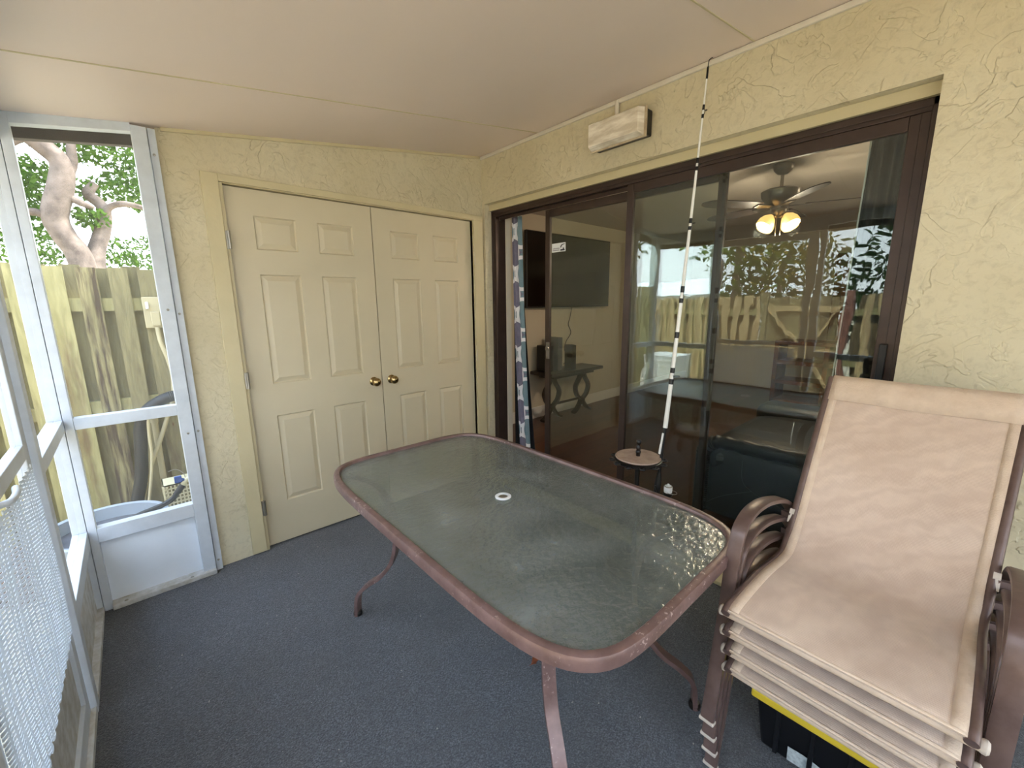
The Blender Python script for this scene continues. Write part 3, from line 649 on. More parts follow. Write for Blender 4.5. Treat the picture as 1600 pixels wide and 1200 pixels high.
MB().lathe([(.17, 1.5), (.13, 1.85)], (3.4, -3.35, 0), 24).build('lamp_shade', 'amber', lp, smooth=True)
ld = bpy.data.lights.new('added_room_light', 'POINT'); ld.energy = 9; ld.color = (1, .80, .58); ld.shadow_soft_size = .1  # added point light that lifts the brightness of the room inside
lo = bpy.data.objects.new('added_room_light', ld); COL.objects.link(lo); lo.parent = lp; lo.location = (0, 0, 2.02)

# ================================================================= PORCH LIGHT
lf = empty('wall_light', (0, -1.25, 2.26), 'rectangular porch light with ribbed lens on the stucco above the slider', 'wall light')
MB().box(-.055, 0, -1.415, -1.085, 2.268, 2.392).build('housing', 'blackmetal', lf, bevel=.008)
MB().hexa([(-.066, -1.418, 2.258), (-.066, -1.070, 2.258), (-.066, -1.070, 2.402), (-.066, -1.418, 2.402)], [(-.052, -1.418, 2.258), (-.052, -1.070, 2.258), (-.052, -1.070, 2.402), (-.052, -1.418, 2.402)]).build('rim', 'lensedge', lf, bevel=.004)
MB().hexa([(-.102, -1.392, 2.280), (-.102, -1.082, 2.280), (-.102, -1.082, 2.394), (-.102, -1.392, 2.394)], [(-.064, -1.408, 2.264), (-.064, -1.078, 2.264), (-.064, -1.078, 2.398), (-.064, -1.408, 2.398)]).build('lens', 'lens', lf, bevel=.004)
MB().tube([(-.012, -1.205, 2.39), (-.012, -1.205, 2.50)], .0125, 12).build('conduit', 'whitetrim', lf, smooth=True)

# ================================================================= END SCREEN (window_1)
w1 = empty('window_1', (-2.2, 0, 0), 'narrow white aluminium screened opening beside the closet', 'window', kind='structure')
def ztop(x): return zc(x)-.004
yA, yB_ = -.04, .012
MB().box(-2.45, -2.402, yA, yB_, 0, zc(-2.45)).build('post', 'alum', w1, bevel=.002)
MB().box(-2.400, -2.370, yA, yB_, 0, zc(-2.4)).build('post', 'alum', w1, bevel=.002)
MB().box(-2.008, -1.953, yA, yB_, 0, 2.228).build('post', 'alum', w1, bevel=.002)
MB().box(-1.950, -1.921, yA+.015, .03, 0, 2.232).build('post', 'alum', w1, bevel=.002)
MB().box(-2.370, -2.008, yA+.002, yB_, .900, .952).build('rail', 'alum', w1, bevel=.002)
MB().box(-2.370, -2.008, yA+.002, yB_, .350, .420).build('rail', 'alum', w1, bevel=.002)
MB().hexa([(-2.40, yA+.002, 2.140), (-2.008, yA+.002, 2.200), (-2.008, yB_, 2.200), (-2.40, yB_, 2.140)], [(-2.40, yA+.002, zc(-2.4)), (-2.008, yA+.002, zc(-2.008)), (-2.008, yB_, zc(-2.008)), (-2.40, yB_, zc(-2.4))]).build('header', 'alum', w1)
MB().box(-2.370, -1.953, yA-.02, yB_, 0, .025).build('sill', 'alumdirty', w1, bevel=.003)
MB().box(-2.370, -2.008, -.004, .004, .025, .350).build('kick_panel', 'alumpanel', w1)
MB().box(-2.370, -2.008, .006, .007, .42, .90).build('insect_screen', 'screen', w1)
MB().hexa([(-2.37, .006, .952), (-2.008, .006, .952), (-2.008, .007, .952), (-2.37, .007, .952)], [(-2.37, .006, 2.145), (-2.008, .006, 2.200), (-2.008, .007, 2.200), (-2.37, .007, 2.145)]).build('insect_screen', 'screen', w1)
sc = MB()
for x, z in ((-1.937, 2.12), (-1.937, 1.40), (-1.937, .80), (-1.937, .06), (-1.98, 1.42), (-1.98, .80)): sc.lathe([(.006, 0), (.005, .003), (.001, .004)], (x, (yA+.015 if x > -1.95 else yA), z), 10, (0, -1, 0))
for x in (-2.32, -2.06): sc.lathe([(.008, 0), (.006, .003), (.001, .004)], (x, yA-.008, .025), 10)
sc.build('screw', 'steel', w1)
# ================================================================= LEFT SCREEN WALL
w2 = empty('window_2', (-2.43, -.35, 0), 'white aluminium screen bay between the corner post and the screen door', 'window', kind='structure')
XO, XI = -2.45, W
def lbox(nm, y0, y1, z0, z1, par, mat='alum', x0=XO, x1=XI, bv=.002): return MB().box(x0, x1, y0, y1, z0, z1).build(nm, mat, par, bevel=bv)
lbox('post', -.725, -.672, 0, zc(XO), w2)
lbox('sill', -.672, -.042, 0, .028, w2, 'alumdirty')
lbox('rail', -.672, -.042, .900, .952, w2); lbox('rail', -.672, -.042, .350, .420, w2)
lbox('header', -.672, -.042, 2.08, zc(XO), w2)
lbox('kick_panel', -.672, -.042, .028, .35, w2, 'alumdirty', -2.43, -2.424, 0)
lbox('insect_screen', -.672, -.042, .42, .90, w2, 'screen', -2.4275, -2.4265, 0); lbox('insect_screen', -.672, -.042, .952, 2.08, w2, 'screen', -2.4275, -2.4265, 0)
# screen door
d4 = empty('door_4', (-2.43, -1.15, 0), 'white aluminium screen door with woven guard over its lower half', 'door', kind='structure')
D0, D1 = -1.60, -.735
dx0, dx1 = -2.442, -2.416
for y0, y1 in ((D1-.055, D1), (D0, D0+.055)): MB().box(dx0, dx1, y0, y1, .03, 2.03).build('stile', 'alum', d4, bevel=.002)
for z0, z1 in ((.03, .10), (.985, 1.03), (1.98, 2.03)): MB().box(dx0, dx1, D0+.055, D1-.055, z0, z1).build('rail', 'alum', d4, bevel=.002)
MB().box(-2.431, -2.430, D0+.055, D1-.055, .10, .985).build('insect_screen', 'screen', d4); MB().box(-2.431, -2.430, D0+.055, D1-.055, 1.03, 1.98).build('insect_screen', 'screen', d4)
MB().box(-2.436, -2.428, D0+.055, D1-.055, .10, .36).build('kick_panel', 'alumdirty', d4)
NU, NV = 108, 165
def gf(u, v):
    y = D1-.058-u*.74; z = .385+.585*v
    bul = .012*math.sin(PI*v)*math.sin(PI*min(1, u*1.4+.1))
    y += .020*math.sin(v*5.2+1.1+u*1.5)*(.25+u)
    rib = .006*abs(math.sin(u*PI*16))
    return (-2.412+bul+rib, y+.0012*math.sin(v*2*PI*30), z)
gm_ = MB().grid(gf, NU, NV)
gm_.f = [f_ for n_, f_ in enumerate(gm_.f) if (n_ % NU) % 3 == 0 or (n_//NU + ((n_ % NU)//3) % 2) % 3 != 0]
gm_.build('woven_guard', 'guard', d4, smooth=False, solid=.0016)
hn = MB().tube([(-2.402, -1.27, 1.005), (-2.385, -1.25, 1.005), (-2.383, -1.20, 1.005), (-2.39, -1.15, 1.005)], .0075, 10, smooth=5); hn.lathe([(.02, 0), (.02, .012), (.012, .015)], (-2.416, -1.27, 1.005), 14, (1, 0, 0))
hn.build('lever_handle', 'alum', d4, smooth=True)
w3 = empty('window_3', (-2.43, -2.6, 0), 'white aluminium screen bays running past the screen door', 'window', kind='structure')
for y in (-1.67, -2.75, -3.6, YB): lbox('post', y, y+.053, 0, zc(XO), w3)
for y0, y1 in ((-2.697, -1.67), (-3.547, -2.75), (YB+.053, -3.6)):
    lbox('sill', y0, y1, 0, .028, w3, 'alumdirty'); lbox('rail', y0, y1, .90, .952, w3); lbox('rail', y0, y1, .35, .42, w3); lbox('header', y0, y1, 2.08, zc(XO), w3)
    lbox('kick_panel', y0, y1, .028, .35, w3, 'alum', -2.43, -2.424, 0)
    lbox('insect_screen', y0, y1, .42, .9, w3, 'screen', -2.4275, -2.4265, 0); lbox('insect_screen', y0, y1, .952, 2.08, w3, 'screen', -2.4275, -2.4265, 0)
lbox('threshold', -1.617, -.725, 0, .028, w3, 'alumdirty', -2.47, -2.402); lbox('header', -1.617, -.725, 2.04, zc(XO), w3)
w4 = empty('window_4', (-1.2, YB, 0), 'white aluminium screen wall closing the near end of the porch', 'window', kind='structure')
for x in (-1.65, -.85, -.055): MB().box(x, x+.053, YB-.05, YB, 0, zc(x)).build('post', 'alum', w4)
for z0, z1 in ((0, .03), (.35, .42), (.90, .952)): MB().box(XI, -.055, YB-.048, YB-.002, z0, z1).build('rail', 'alum', w4)
MB().hexa([(XI, YB-.048, 2.08), (0, YB-.048, 2.08), (0, YB, 2.08), (XI, YB, 2.08)], [(XI, YB-.048, zc(XI)), (0, YB-.048, zc(0)), (0, YB, zc(0)), (XI, YB, zc(XI))]).build('header', 'alum', w4)
MB().box(XI, -.055, YB-.03, YB-.026, .03, .35).build('kick_panel', 'alum', w4)
MB().box(XI, -.055, YB-.026, YB-.025, .42, 2.08).build('insect_screen', 'screen', w4)

# ================================================================= PATIO TABLE
tb = empty('patio_table', (-1.1616, -1.529, 0), 'brown metal patio table with dark rippled glass top in mid porch', 'table')
TCX, TCY, TA, TB_, TN, TH = -1.1616, -1.529, .4407, .756, 6.08, -.0091
def sel(a, b, t, n=TN):
    c, s = math.cos(t), math.sin(t); x = a*math.copysign(abs(c)**(2/n), c); y = b*math.copysign(abs(s)**(2/n), s)
    return (TCX+x*math.cos(TH)-y*math.sin(TH), TCY+x*math.sin(TH)+y*math.cos(TH))
def selring(a, b, N=160, n=TN):
    raw = [Vector(sel(a, b, 2*PI*i/2000, n)) for i in range(2000)]
    L = [0]
    for i in range(2000): L.append(L[-1]+(raw[(i+1) % 2000]-raw[i]).length)
    out = []; j = 0
    for k in range(N):
        t = L[-1]*k/N
        while L[j+1] < t: j += 1
        f_ = (t-L[j])/max(1e-9, L[j+1]-L[j]); out.append(raw[j].lerp(raw[(j+1) % 2000], f_))
    return out
R = selring(TA-.014, TB_-.014)
sec = [(-.014, -.019), (-.005, -.024), (.007, -.024), (.014, -.017), (.0145, .008), (.011, .016), (.002, .019), (-.009, .017), (-.013, .012)]
path = [(p.x, p.y, .702) for p in R]
rim = MB(); n = len(path); m = len(sec)
for i, p in enumerate(path):
    t = (Vector(path[(i+1) % n])-Vector(path[i-1])).normalized(); nrm = Vector((t.y, -t.x, 0))
    for a, b_ in sec: rim.v.append(Vector(p)+nrm*a+Vector((0, 0, b_)))
rim.f = [[i*m+j, i*m+(j+1) % m, ((i+1) % n)*m+(j+1) % m, ((i+1) % n)*m+j] for i in range(n) for j in range(m)]
rim.build('table_rim', 'tableframe', tb, smooth=True)
HX, HY = -1.164, -1.545
g = MB(); RI = selring(TA-.024, TB_-.024, 96); hole = [Vector((HX+.021*math.cos(-0+2*PI*i/96), HY+.021*math.sin(2*PI*i/96))) for i in range(96)]
RI_ = []
for i in range(96):   # match ring by angle
    a = 2*PI*i/96; best = min(RI, key=lambda q: abs(math.atan2(math.sin(math.atan2(q.y-HY, q.x-HX)-a), math.cos(math.atan2(q.y-HY, q.x-HX)-a)))); RI_.append(best)
RI = sorted(RI, key=lambda q: math.atan2(q.y-HY, q.x-HX)); hole = [Vector((HX+.021*math.cos(math.atan2(q.y-HY, q.x-HX)), HY+.021*math.sin(math.atan2(q.y-HY, q.x-HX)))) for q in RI]
for z in (.703, .709):
    for q in RI: g.v.append(Vector((q.x, q.y, z)))
    for q in hole: g.v.append(Vector((q.x, q.y, z)))
N = 96
for i in range(N):
    j = (i+1) % N
    g.f += [[i, j, N+j, N+i], [2*N+i, 3*N+i, 3*N+j, 2*N+j], [N+i, N+j, 3*N+j, 3*N+i], [i, 2*N+i, 2*N+j, j]]
g.build('glass_top', 'tableglass', tb)
MB().lathe([(.020, -.02), (.020, .001), (.030, .001), (.031, .004), (.027, .0065), (.0185, .0055), (.0175, -.02)], (HX, HY, .708), 36).build('umbrella_ring', 'white', tb, smooth=True)
MB().lathe([(.0176, -.001), (.0176, .0045), (.004, .006)], (HX, HY, .706), 24).build('hole_plug', 'steel', tb, smooth=True)
for sx in (-1, 1):
    for sy in (-1, 1):
        prof = [(.365, .650, .690), (.33, .60, .685), (.275, .52, .66), (.235, .47, .58), (.222, .455, .45), (.232, .475, .32), (.265, .535, .22), (.315, .60, .155), (.345, .632, .10), (.352, .642, .0)]
        pts = []
        for dx, dy, z in prof: pts.append((TCX+sx*dx, TCY+sy*dy, z))
        leg = MB().sweep(crom(pts, 6), [(-.019, -.008), (.019, -.008), (.021, 0), (.019, .008), (-.019, .008), (-.021, 0)], side=(sy*.8, -sx*.6, 0) if True else None)
        lo = leg.build('leg', 'tableframe', tb, smooth=True)
        MB().lathe([(.020, 0), (.021, .012), (.016, .02)], (pts[-1][0], pts[-1][1], 0), 12).build('foot_cap', 'blackmetal', lo, smooth=True)
        br = MB().box(TCX+sx*.345-.018, TCX+sx*.345+.018, TCY+sy*.625-.030, TCY+sy*.625+.030, .696, .7025); br.lathe([(.007, 0), (.006, .004)], (TCX+sx*.345, TCY+sy*.62, .7), 10)
        br.build('corner_bracket', 'steel', lo)
# ================================================================= STACK OF SLING CHAIRS
CX, CY = -1.093, -2.349; CW = .425
Lz = .645-.219   # front rail height above the feet
RAILY = CW
profile = [(0, Lz-.004), (.04, Lz+.008), (.22, Lz+.010), (.37, Lz-.008), (.44, Lz+.000), (.51, Lz+.058), (.61, Lz+.205), (.72, Lz+.36), (.83, Lz+.515)]
armp = [(.055, 0), (.085, .16), (.112, .32), (.128, .46), (.142, .53), (.165, .578), (.22, .604), (.30, .605), (.39, .588), (.50, .553), (.60, .497), (.66, .440), (.70, .370), (.735, .20), (.765, 0)]
def make_chair(base, label):
    bx, by, bz = base
    ch = empty('sling_chair', (bx+.35, by-CW/2, bz), label, 'chair', 'stacked tan sling chairs')
    P = crom([(p[0], 0, p[1]) for p in profile], 8)
    def widen(t): return .014*max(0, (t-.5)*2)
    np_ = len(P)
    def fn(u, v):
        i = v*(np_-1); a = P[min(int(round(i)), np_-1)]
        wd = widen(v); y = by+wd-(CW+2*wd)*u
        sag = .022*math.sin(PI*u)*math.sin(PI*min(1, v*1.0))
        nx = P[min(int(round(i))+1, np_-1)]-P[max(int(round(i))-1, 0)]; nr = Vector((nx.z, 0, -nx.x)).normalized()
        return (bx+a.x+nr.x*sag, y, bz+a.z+nr.z*sag)
    slg = MB().grid(fn, 20, np_-1).build('sling', 'sling', ch, smooth=True, solid=.003)
    # hems: folded borders
    for side in (0, 1):
        h = MB().grid(lambda u, v: tuple(Vector(fn((0 if side == 0 else .945)+.055*u, v))+Vector((0, 0, .0025))), 2, np_-1)
        h.build('side_hem', 'hem', slg, smooth=True, solid=.003)
    h = MB().grid(lambda u, v: tuple(Vector(fn(u, .035*v))+Vector((-.001, 0, .003))), 20, 3); h.build('front_hem', 'hem', slg, smooth=True, solid=.003)
    def tophem(u, v):
        p = Vector(fn(u, .998-.055*v)); return tuple(p+Vector((-.0035, 0, .002+.0015*math.sin(u*9))))
    MB().grid(tophem, 20, 3).build('top_hem', 'hem', slg, smooth=True, solid=.002)
    for side in (0, 1):
        sgn = 1 if side == 0 else -1
        pts = [(bx+p.x, (by if side == 0 else by-CW)+sgn*(.006+widen(i/(np_-1))), bz+p.z-.006) for i, p in enumerate(P)]
        MB().tube(pts, .011, 10).build('side_rail', 'chairframe', ch, smooth=True)
        yy = (by+.046) if side == 0 else (by-CW-.046)
        A = crom([(p[0], 0, p[1]) for p in armp], 8)
        seg = [(bx+a.x, yy, bz+a.z) for a in A]
        k = int(len(seg)*.80)
        se = [(-.019, -.006), (-.014, -.0085), (.014, -.0085), (.019, -.006), (.0195, 0), (.019, .006), (.014, .0085), (-.014, .0085), (-.019, .006), (-.0195, 0)]
        MB().sweep(seg[:k], se, side=(0, 1, 0)).build('arm_and_front_leg', 'chairframe', ch, smooth=True)
        MB().sweep(seg[k-1:], se, side=(0, 1, 0)).build('rear_leg', 'chairframe', ch, smooth=True)
        MB().box(seg[0][0]-.0105, seg[0][0]+.0105, yy-.0215, yy+.0215, bz, bz+.010).build('foot_cap', 'endcap', ch, bevel=.003)
        # front rail end cap
        cy_ = by+.021 if side == 0 else by-CW-.021
        MB().lathe([(.0125, -.004), (.0142, 0), (.0142, .005), (.010, .009), (.001, .010)], (bx+.028, cy_, bz+Lz-.024), 14, (0, sgn, 0)).build('end_cap', 'endcap', ch, smooth=True)
        # straps that tie the rail to the arm tube
        i = min(range(len(P)), key=lambda q: abs(P[q].z-(Lz+.075)))
        sp_ = (bx+P[i].x, (by if side == 0 else by-CW)+sgn*.016, bz+P[i].z)
        MB().bar((sp_[0]-.010, sp_[1], sp_[2]-.018), (sp_[0]+.012, sp_[1], sp_[2]+.022), .012, .014, (0, 1, 0)).build('rail_clip', 'endcap', ch)
        MB().bar((sp_[0], sp_[1], sp_[2]), (sp_[0]+.02, yy, sp_[2]-.005), .014, .02).build('rail_bracket', 'chairframe', ch)
    MB().tube([(bx+.028, by+.020, bz+Lz-.024), (bx+.028, by-CW-.020, bz+Lz-.024)], .0125, 12).build('front_rail', 'hem', ch, smooth=True)
    MB().tube([(bx+.836, by+.010, bz+Lz+.496), (bx+.836, by-CW-.010, bz+Lz+.496)], .010, 10).build('top_rail', 'chairframe', ch, smooth=True)
    ch.rotation_euler.z = -.03
    return ch
def copy_tree(o, parent=None):
    c_ = o.copy(); COL.objects.link(c_); c_.parent = parent
    for k in list(o.children): copy_tree(k, c_)
    return c_
top = make_chair((CX, CY, .219), 'topmost tan sling chair of the stack beside the house wall')
labs = ['second sling chair from the top of the stack', 'third sling chair down, just above the lowest in the stack', 'lowest sling chair of the stack, feet on the carpet']
for i, lb in enumerate(labs):
    o = copy_tree(top); o.location = top.location+Vector((.021*(i+1), 0, -.073*(i+1))); o['label'] = lb
# tote under the chairs
tt = empty('storage_tote', (-.52, -2.57, 0), 'low black storage tote with yellow lid under the stacked chairs', 'storage tote')
MB().hexa([(-.775, -2.735, 0), (-.30, -2.735, 0), (-.30, -2.375, 0), (-.775, -2.375, 0)], [(-.795, -2.755, .185), (-.28, -2.755, .185), (-.28, -2.355, .185), (-.795, -2.355, .185)]).build('tote_body', 'tote', tt, bevel=.008)
MB().box(-.812, -.265, -2.77, -2.342, .185, .215).build('tote_lid', 'yellow', tt, bevel=.006)
for y in (-2.42, -2.51, -2.60, -2.69): MB().box(-.80, -.78, y-.006, y+.006, .02, .175).build('rib', 'tote', tt, bevel=.002)
lbm = MB().grid(lambda u, v: (-.7835-.006*v-.002*math.sin(u*9), -2.452-.13*u, .012+.055*v+.004*math.sin(u*7)), 16, 4)
tag(lbm.build('paper_label', 'labelsilver', tt, solid=.001), 'creased silver white label')

# ================================================================= ROD RACK AND FISHING ROD
rk = empty('rod_rack', (-.25, -1.571, 0), 'round black rod rack with pinkish wood disc behind the table', 'rod rack')
RX, RY = -.25, -1.571
MB().lathe([(.113, .632), (.116, .636), (.113, .641), (.02, .642)], (RX, RY, 0), 40).build('disc', 'disc', rk, smooth=True)
MB().lathe([(.116, .610), (.122, .614), (.122, .628), (.112, .632), (.05, .632)], (RX, RY, 0), 40).build('black_rim', 'blackmetal', rk, smooth=True)
for k in range(12):
    a = 2*PI*k/12+.2; cx_, cy_ = RX+.132*math.cos(a), RY+.132*math.sin(a)
    MB().tube([(cx_+.014*math.cos(a+t), cy_+.014*math.sin(a+t), .620) for t in [(-150+300*j/10)*PI/180 for j in range(11)]], .0045, 6).build('rod_clip', 'black', rk, smooth=True)
MB().lathe([(.011, .64), (.011, .655), (.0135, .66), (.0135, .668), (.010, .673), (.0125, .683), (.013, .692), (.009, .698), (.009, .706), (.0135, .712), (.0135, .722), (.010, .728)], (RX, RY, 0), 20).build('turned_knob', 'blackmetal', rk, smooth=True)
MB().lathe([(.013, .02), (.013, .61)], (RX, RY, 0), 16).build('column', 'blackmetal', rk, smooth=True)
MB().lathe([(.15, 0), (.15, .012), (.14, .022), (.02, .026)], (RX, RY, 0), 40).build('base', 'blackmetal', rk, smooth=True)
fr = empty('fishing_rod', (-.225, -1.64, .05), 'tall white fishing rod with black bands leaning on the wall', 'fishing rod')
def rodp(t):   # t: 0 butt .. 1 tip
    a = Vector((-.232, -1.645, .05)); b_ = Vector((-.040, -1.704, 2.487))
    p = a.lerp(b_, t); p.y -= .010*math.sin(PI*t); return p
def zt(z): return (z-.05)/(2.487-.05)
def rodseg(z0, z1, r0, r1, nm, mat, par=fr):
    n_ = 10; pts = [rodp(zt(z0)+(zt(z1)-zt(z0))*i/n_) for i in range(n_+1)]
    return MB().tube(pts, 1, 12, scale=lambda t: r0+(r1-r0)*t).build(nm, mat, par, smooth=True)
blank = rodseg(.80, 2.47, .0118, .0032, 'blank', 'rodwhite')
rodseg(.56, .80, .0085, .0085, 'reel_seat', 'black'); rodseg(.05, .50, .015, .017, 'foam_grip', 'corrugated'); rodseg(.50, .56, .017, .010, 'grip_collar', 'black')
def rr_(z): return .0118+(.0032-.0118)*(z-.8)/1.67
for z0, z1 in ((2.42, 2.47), (2.290, 2.312), (2.255, 2.272), (2.062, 2.085), (2.03, 2.048), (1.795, 1.818), (1.765, 1.782), (1.475, 1.505), (1.425, 1.447), (1.255, 1.285), (1.082, 1.108), (1.025, 1.052)):
    rodseg(z0, z1, rr_(z0)+.0012, rr_(z1)+.0012, 'black_wrap', 'black')
for z, r in ((2.28, .005), (2.05, .006), (1.79, .008), (1.46, .011), (1.065, .016)):
    p = rodp(zt(z)); ring = [(p.x+.000+.0*j, p.y-.012-r+r*math.cos(2*PI*j/16), p.z+.3*r*math.sin(2*PI*j/16)) for j in range(16)]
    ring = [(p.x-.004+r*math.sin(2*PI*j/16), p.y-.010-r+r*math.cos(2*PI*j/16), p.z+.004) for j in range(16)]
    gm = MB().tube(ring, .0014, 6, closed=True); gm.tube([(p.x, p.y-rr_(z), p.z-.012), (p.x-.004, p.y-.012, p.z+.004)], .0014, 6)
    gm.build('line_guide', 'blackmetal', fr, smooth=True)
tp = rodp(1); MB().tube([rodp(.985), tp, (tp.x, tp.y-.006, tp.z+.012), (tp.x, tp.y-.018, tp.z+.014)], .0022, 6, smooth=4).build('tip_guide', 'black', fr, smooth=True)
ta = MB()
p = rodp(zt(.70)); ta.bar((p.x-.011, p.y+.010, .66), (p.x-.011, p.y+.004, .715), .006, .012); ta.bar((p.x-.011, p.y+.003, .715), (p.x-.011, p.y-.003, .775), .006, .010)
ta.build('pale_lure', 'rodwhite', fr, bevel=.002)
rl = MB().lathe([(.020, -.03), (.024, -.02), (.024, -.012), (.018, -.01)], (-.235, -1.738, .50), 24).build('fishing_reel', 'black', fr, smooth=True)
MB().lathe([(.019, -.01), (.0205, .0), (.0205, .018), (.018, .021), (.015, .022), (.014, .026), (.006, .027), (.005, .034), (.001, .035)], (-.235, -1.738, .50), 28).build('spool', 'white', rl, smooth=True)
MB().lathe([(.0195, .0205), (.020, .0225), (.0165, .0235)], (-.235, -1.738, .50), 28).build('spool_lip', 'steel', rl, smooth=True)
MB().tube([(-.235+.0+.028*math.cos(a)*.8, -1.757+.026*math.sin(a), .495) for a in [i*2*PI/24 for i in range(24)]], .0013, 6, closed=True).build('bail_wire', 'steel', rl, smooth=True)
MB().tube([(-.235, -1.738, .47), (-.232, -1.70, .44), (-.228, -1.665, .50)], .006, 8, smooth=5).build('reel_foot', 'black', rl, smooth=True)
# dry leaf on the carpet
lm = MB().grid(lambda u, v: (-1.112+.045*(u-.5)+.02*v, -1.65+.03*(v-.5)*math.sin(PI*max(.05, u)), .006+.012*abs(v-.5)+.006*math.sin(u*5)), 8, 4)
tag(lm.build('dry_leaf', 'brownleaf', solid=.0006), 'curled brown leaf on the carpet under the table', 'leaf')

# ================================================================= YARD
struct(MB().box(-40, 20, -20, 40, -.5, -.15).build('ground', 'pale_ground', loc=(0, 0, -.15)), 'pale yard ground, lightened to bounce sun onto the porch ceiling', 'ground')
tag(MB().box(-2.9, -1.93, .62, 1.38, -.15, -.10).build('mulch_bed', 'mulch'), 'brown leaf mulch bed beside the far fence', 'mulch', None, 'stuff')
def board(m, x0, x1, y, z0, z1, t=.019, axis='x'):
    # dog-eared top is square here; slight irregularity
    z1 += random.uniform(-.012, .012); tl = random.uniform(-.004, .004)
    if axis == 'x': m.hexa([(x0, y, z0), (x1, y, z0), (x1, y+t, z0), (x0, y+t, z0)], [(x0+tl, y, z1), (x1+tl, y, z1), (x1+tl, y+t, z1), (x0+tl, y+t, z1)])
    else: m.hexa([(y, x0, z0), (y, x1, z0), (y+t, x1, z0), (y+t, x0, z0)], [(y, x0+tl, z1), (y, x1+tl, z1), (y+t, x1+tl, z1), (y+t, x0+tl, z1)])
f1 = empty('board_fence', (-3.5, 1.42, -.15), 'shadowbox board fence with stained boards beyond the narrow opening', 'fence')
x = -6.0
k0 = -2.500
i = -22
while k0+i*.1555 < -1.85:
    xa = k0+i*.1555
    if xa > -5.05:
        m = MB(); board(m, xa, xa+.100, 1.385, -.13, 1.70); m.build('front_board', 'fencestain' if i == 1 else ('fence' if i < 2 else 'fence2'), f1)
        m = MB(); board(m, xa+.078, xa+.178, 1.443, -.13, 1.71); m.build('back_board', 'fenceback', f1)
    i += 1
for z in (.70, 1.41): MB().box(-5.08, -1.93, 1.405, 1.442, z, z+.088).build('rail', 'fence', f1)
jb = empty('electrical_box', (-1.98, 1.36, 1.29), 'painted electrical box with conduit fixed to the fence board', 'electrical box')
MB().box(-2.035, -1.940, 1.352, 1.385, 1.285, 1.505).build('box_body', 'conduit', jb, bevel=.004)
MB().box(-2.0, -1.950, 1.335, 1.352, 1.30, 1.40).build('box_cover', 'conduit', jb, bevel=.004); MB().box(-2.020, -2.003, 1.338, 1.352, 1.42, 1.47).build('switch', 'white', jb, bevel=.003)
MB().tube([(-1.975, 1.35, 1.29), (-1.97, 1.34, 1.18), (-1.945, 1.33, 1.05), (-1.935, 1.32, .91), (-1.955, 1.31, .76), (-2.0, 1.30, .64), (-2.08, 1.28, .44), (-2.16, 1.28, .25), (-2.22, 1.28, .04), (-2.225, 1.28, -.1)], .014, 10, smooth=6).build('conduit', 'conduit', jb, smooth=True)
pv = MB().tube([(-2.082, 1.31, .62), (-2.088, 1.31, .08)], .019, 14); pv.lathe([(.023, -.04), (.023, .02)], (-2.088, 1.31, .08), 14); pv.lathe([(.024, -.02), (.024, .02)], (-2.082, 1.31, .62), 14)
pv.tube([(-2.088, 1.31, .08), (-2.088, 1.31, -.12)], .019, 12)
tag(pv.build('drain_pipe', 'conduit', smooth=True), 'straight painted pipe standing against the fence between the hoses', 'pipe')
hp = crom([(-1.93, 1.2, .80), (-1.99, 1.2, .79), (-2.07, 1.21, .75), (-2.13, 1.22, .69), (-2.165, 1.23, .58), (-2.185, 1.23, .40), (-2.21, 1.24, .22), (-2.255, 1.25, .04), (-2.28, 1.25, -.12)], 14)
tag(MB().tube(hp, .038, 14, scale=lambda t: 1+.035*math.sin(t*330)).build('corrugated_hose', 'corrugated', smooth=True), 'thick black corrugated sleeve curving down to the ground', 'hose')
tag(MB().tube([(-2.11, 1.2, .72), (-2.125, 1.2, .55), (-2.13, 1.2, .40), (-2.16, 1.2, .2), (-2.2, 1.2, .0), (-2.21, 1.2, -.12)], .009, 8, smooth=6).build('thin_pipe', 'conduit', smooth=True), 'thin grey line running beside the corrugated sleeve', 'pipe')
cr = MB()
X0, X1, Y0, Y1, Z0, Z1 = -2.105, -1.935, .95, 1.12, -.1, .215
for k in range(9):
    x = X0+(X1-X0)*k/8; cr.box(x-.004, x+.004, Y0, Y0+.006, Z0, Z1); y = Y0+(Y1-Y0)*k/8; cr.box(X0, X0+.006, y-.004, y+.004, Z0, Z1)
for k in range(13):
    z = Z0+(Z1-Z0)*k/12; cr.box(X0, X1, Y0, Y0+.006, z-.004, z+.004); cr.box(X0, X0+.006, Y0, Y1, z-.004, z+.004)
cr.box(X0, X1, Y0, Y1, Z1-.004, Z1+.004)
tag(cr.build('plastic_crate', 'crate'), 'cream plastic lattice crate near the spigot', 'crate')
fc = empty('garden_spigot', (-1.93, .35, .43), 'garden spigot with blue valve on the outer wall', 'spigot')
MB().tube([(-1.92, .35, .44), (-1.96, .35, .44), (-2.0, .35, .43), (-2.02, .35, .40)], .014, 12, smooth=4).build('spigot_body', 'crate', fc, smooth=True)
MB().tube([(-2.0, .35, .425), (-2.03, .345, .445)], .009, 8).build('valve_stem', 'blue', fc); MB().box(-2.055, -2.02, .335, .352, .425, .465).build('valve_handle', 'blue', fc, bevel=.004)
MB().lathe([(.017, 0), (.017, .05)], (-2.02, .35, .405), 12, (-.6, 0, -.8)).build('hose_coupling', 'corrugated', fc, smooth=True)
tag(MB().tube([(-2.045, .35, .375), (-2.075, .35, .335), (-2.12, .345, .315), (-2.17, .34, .305), (-2.23, .33, .295), (-2.30, .31, .27), (-2.34, .30, .2)], .0145, 10, smooth=8).build('garden_hose', 'corrugated', smooth=True), 'black garden hose running from the spigot into the grey tub', 'hose')
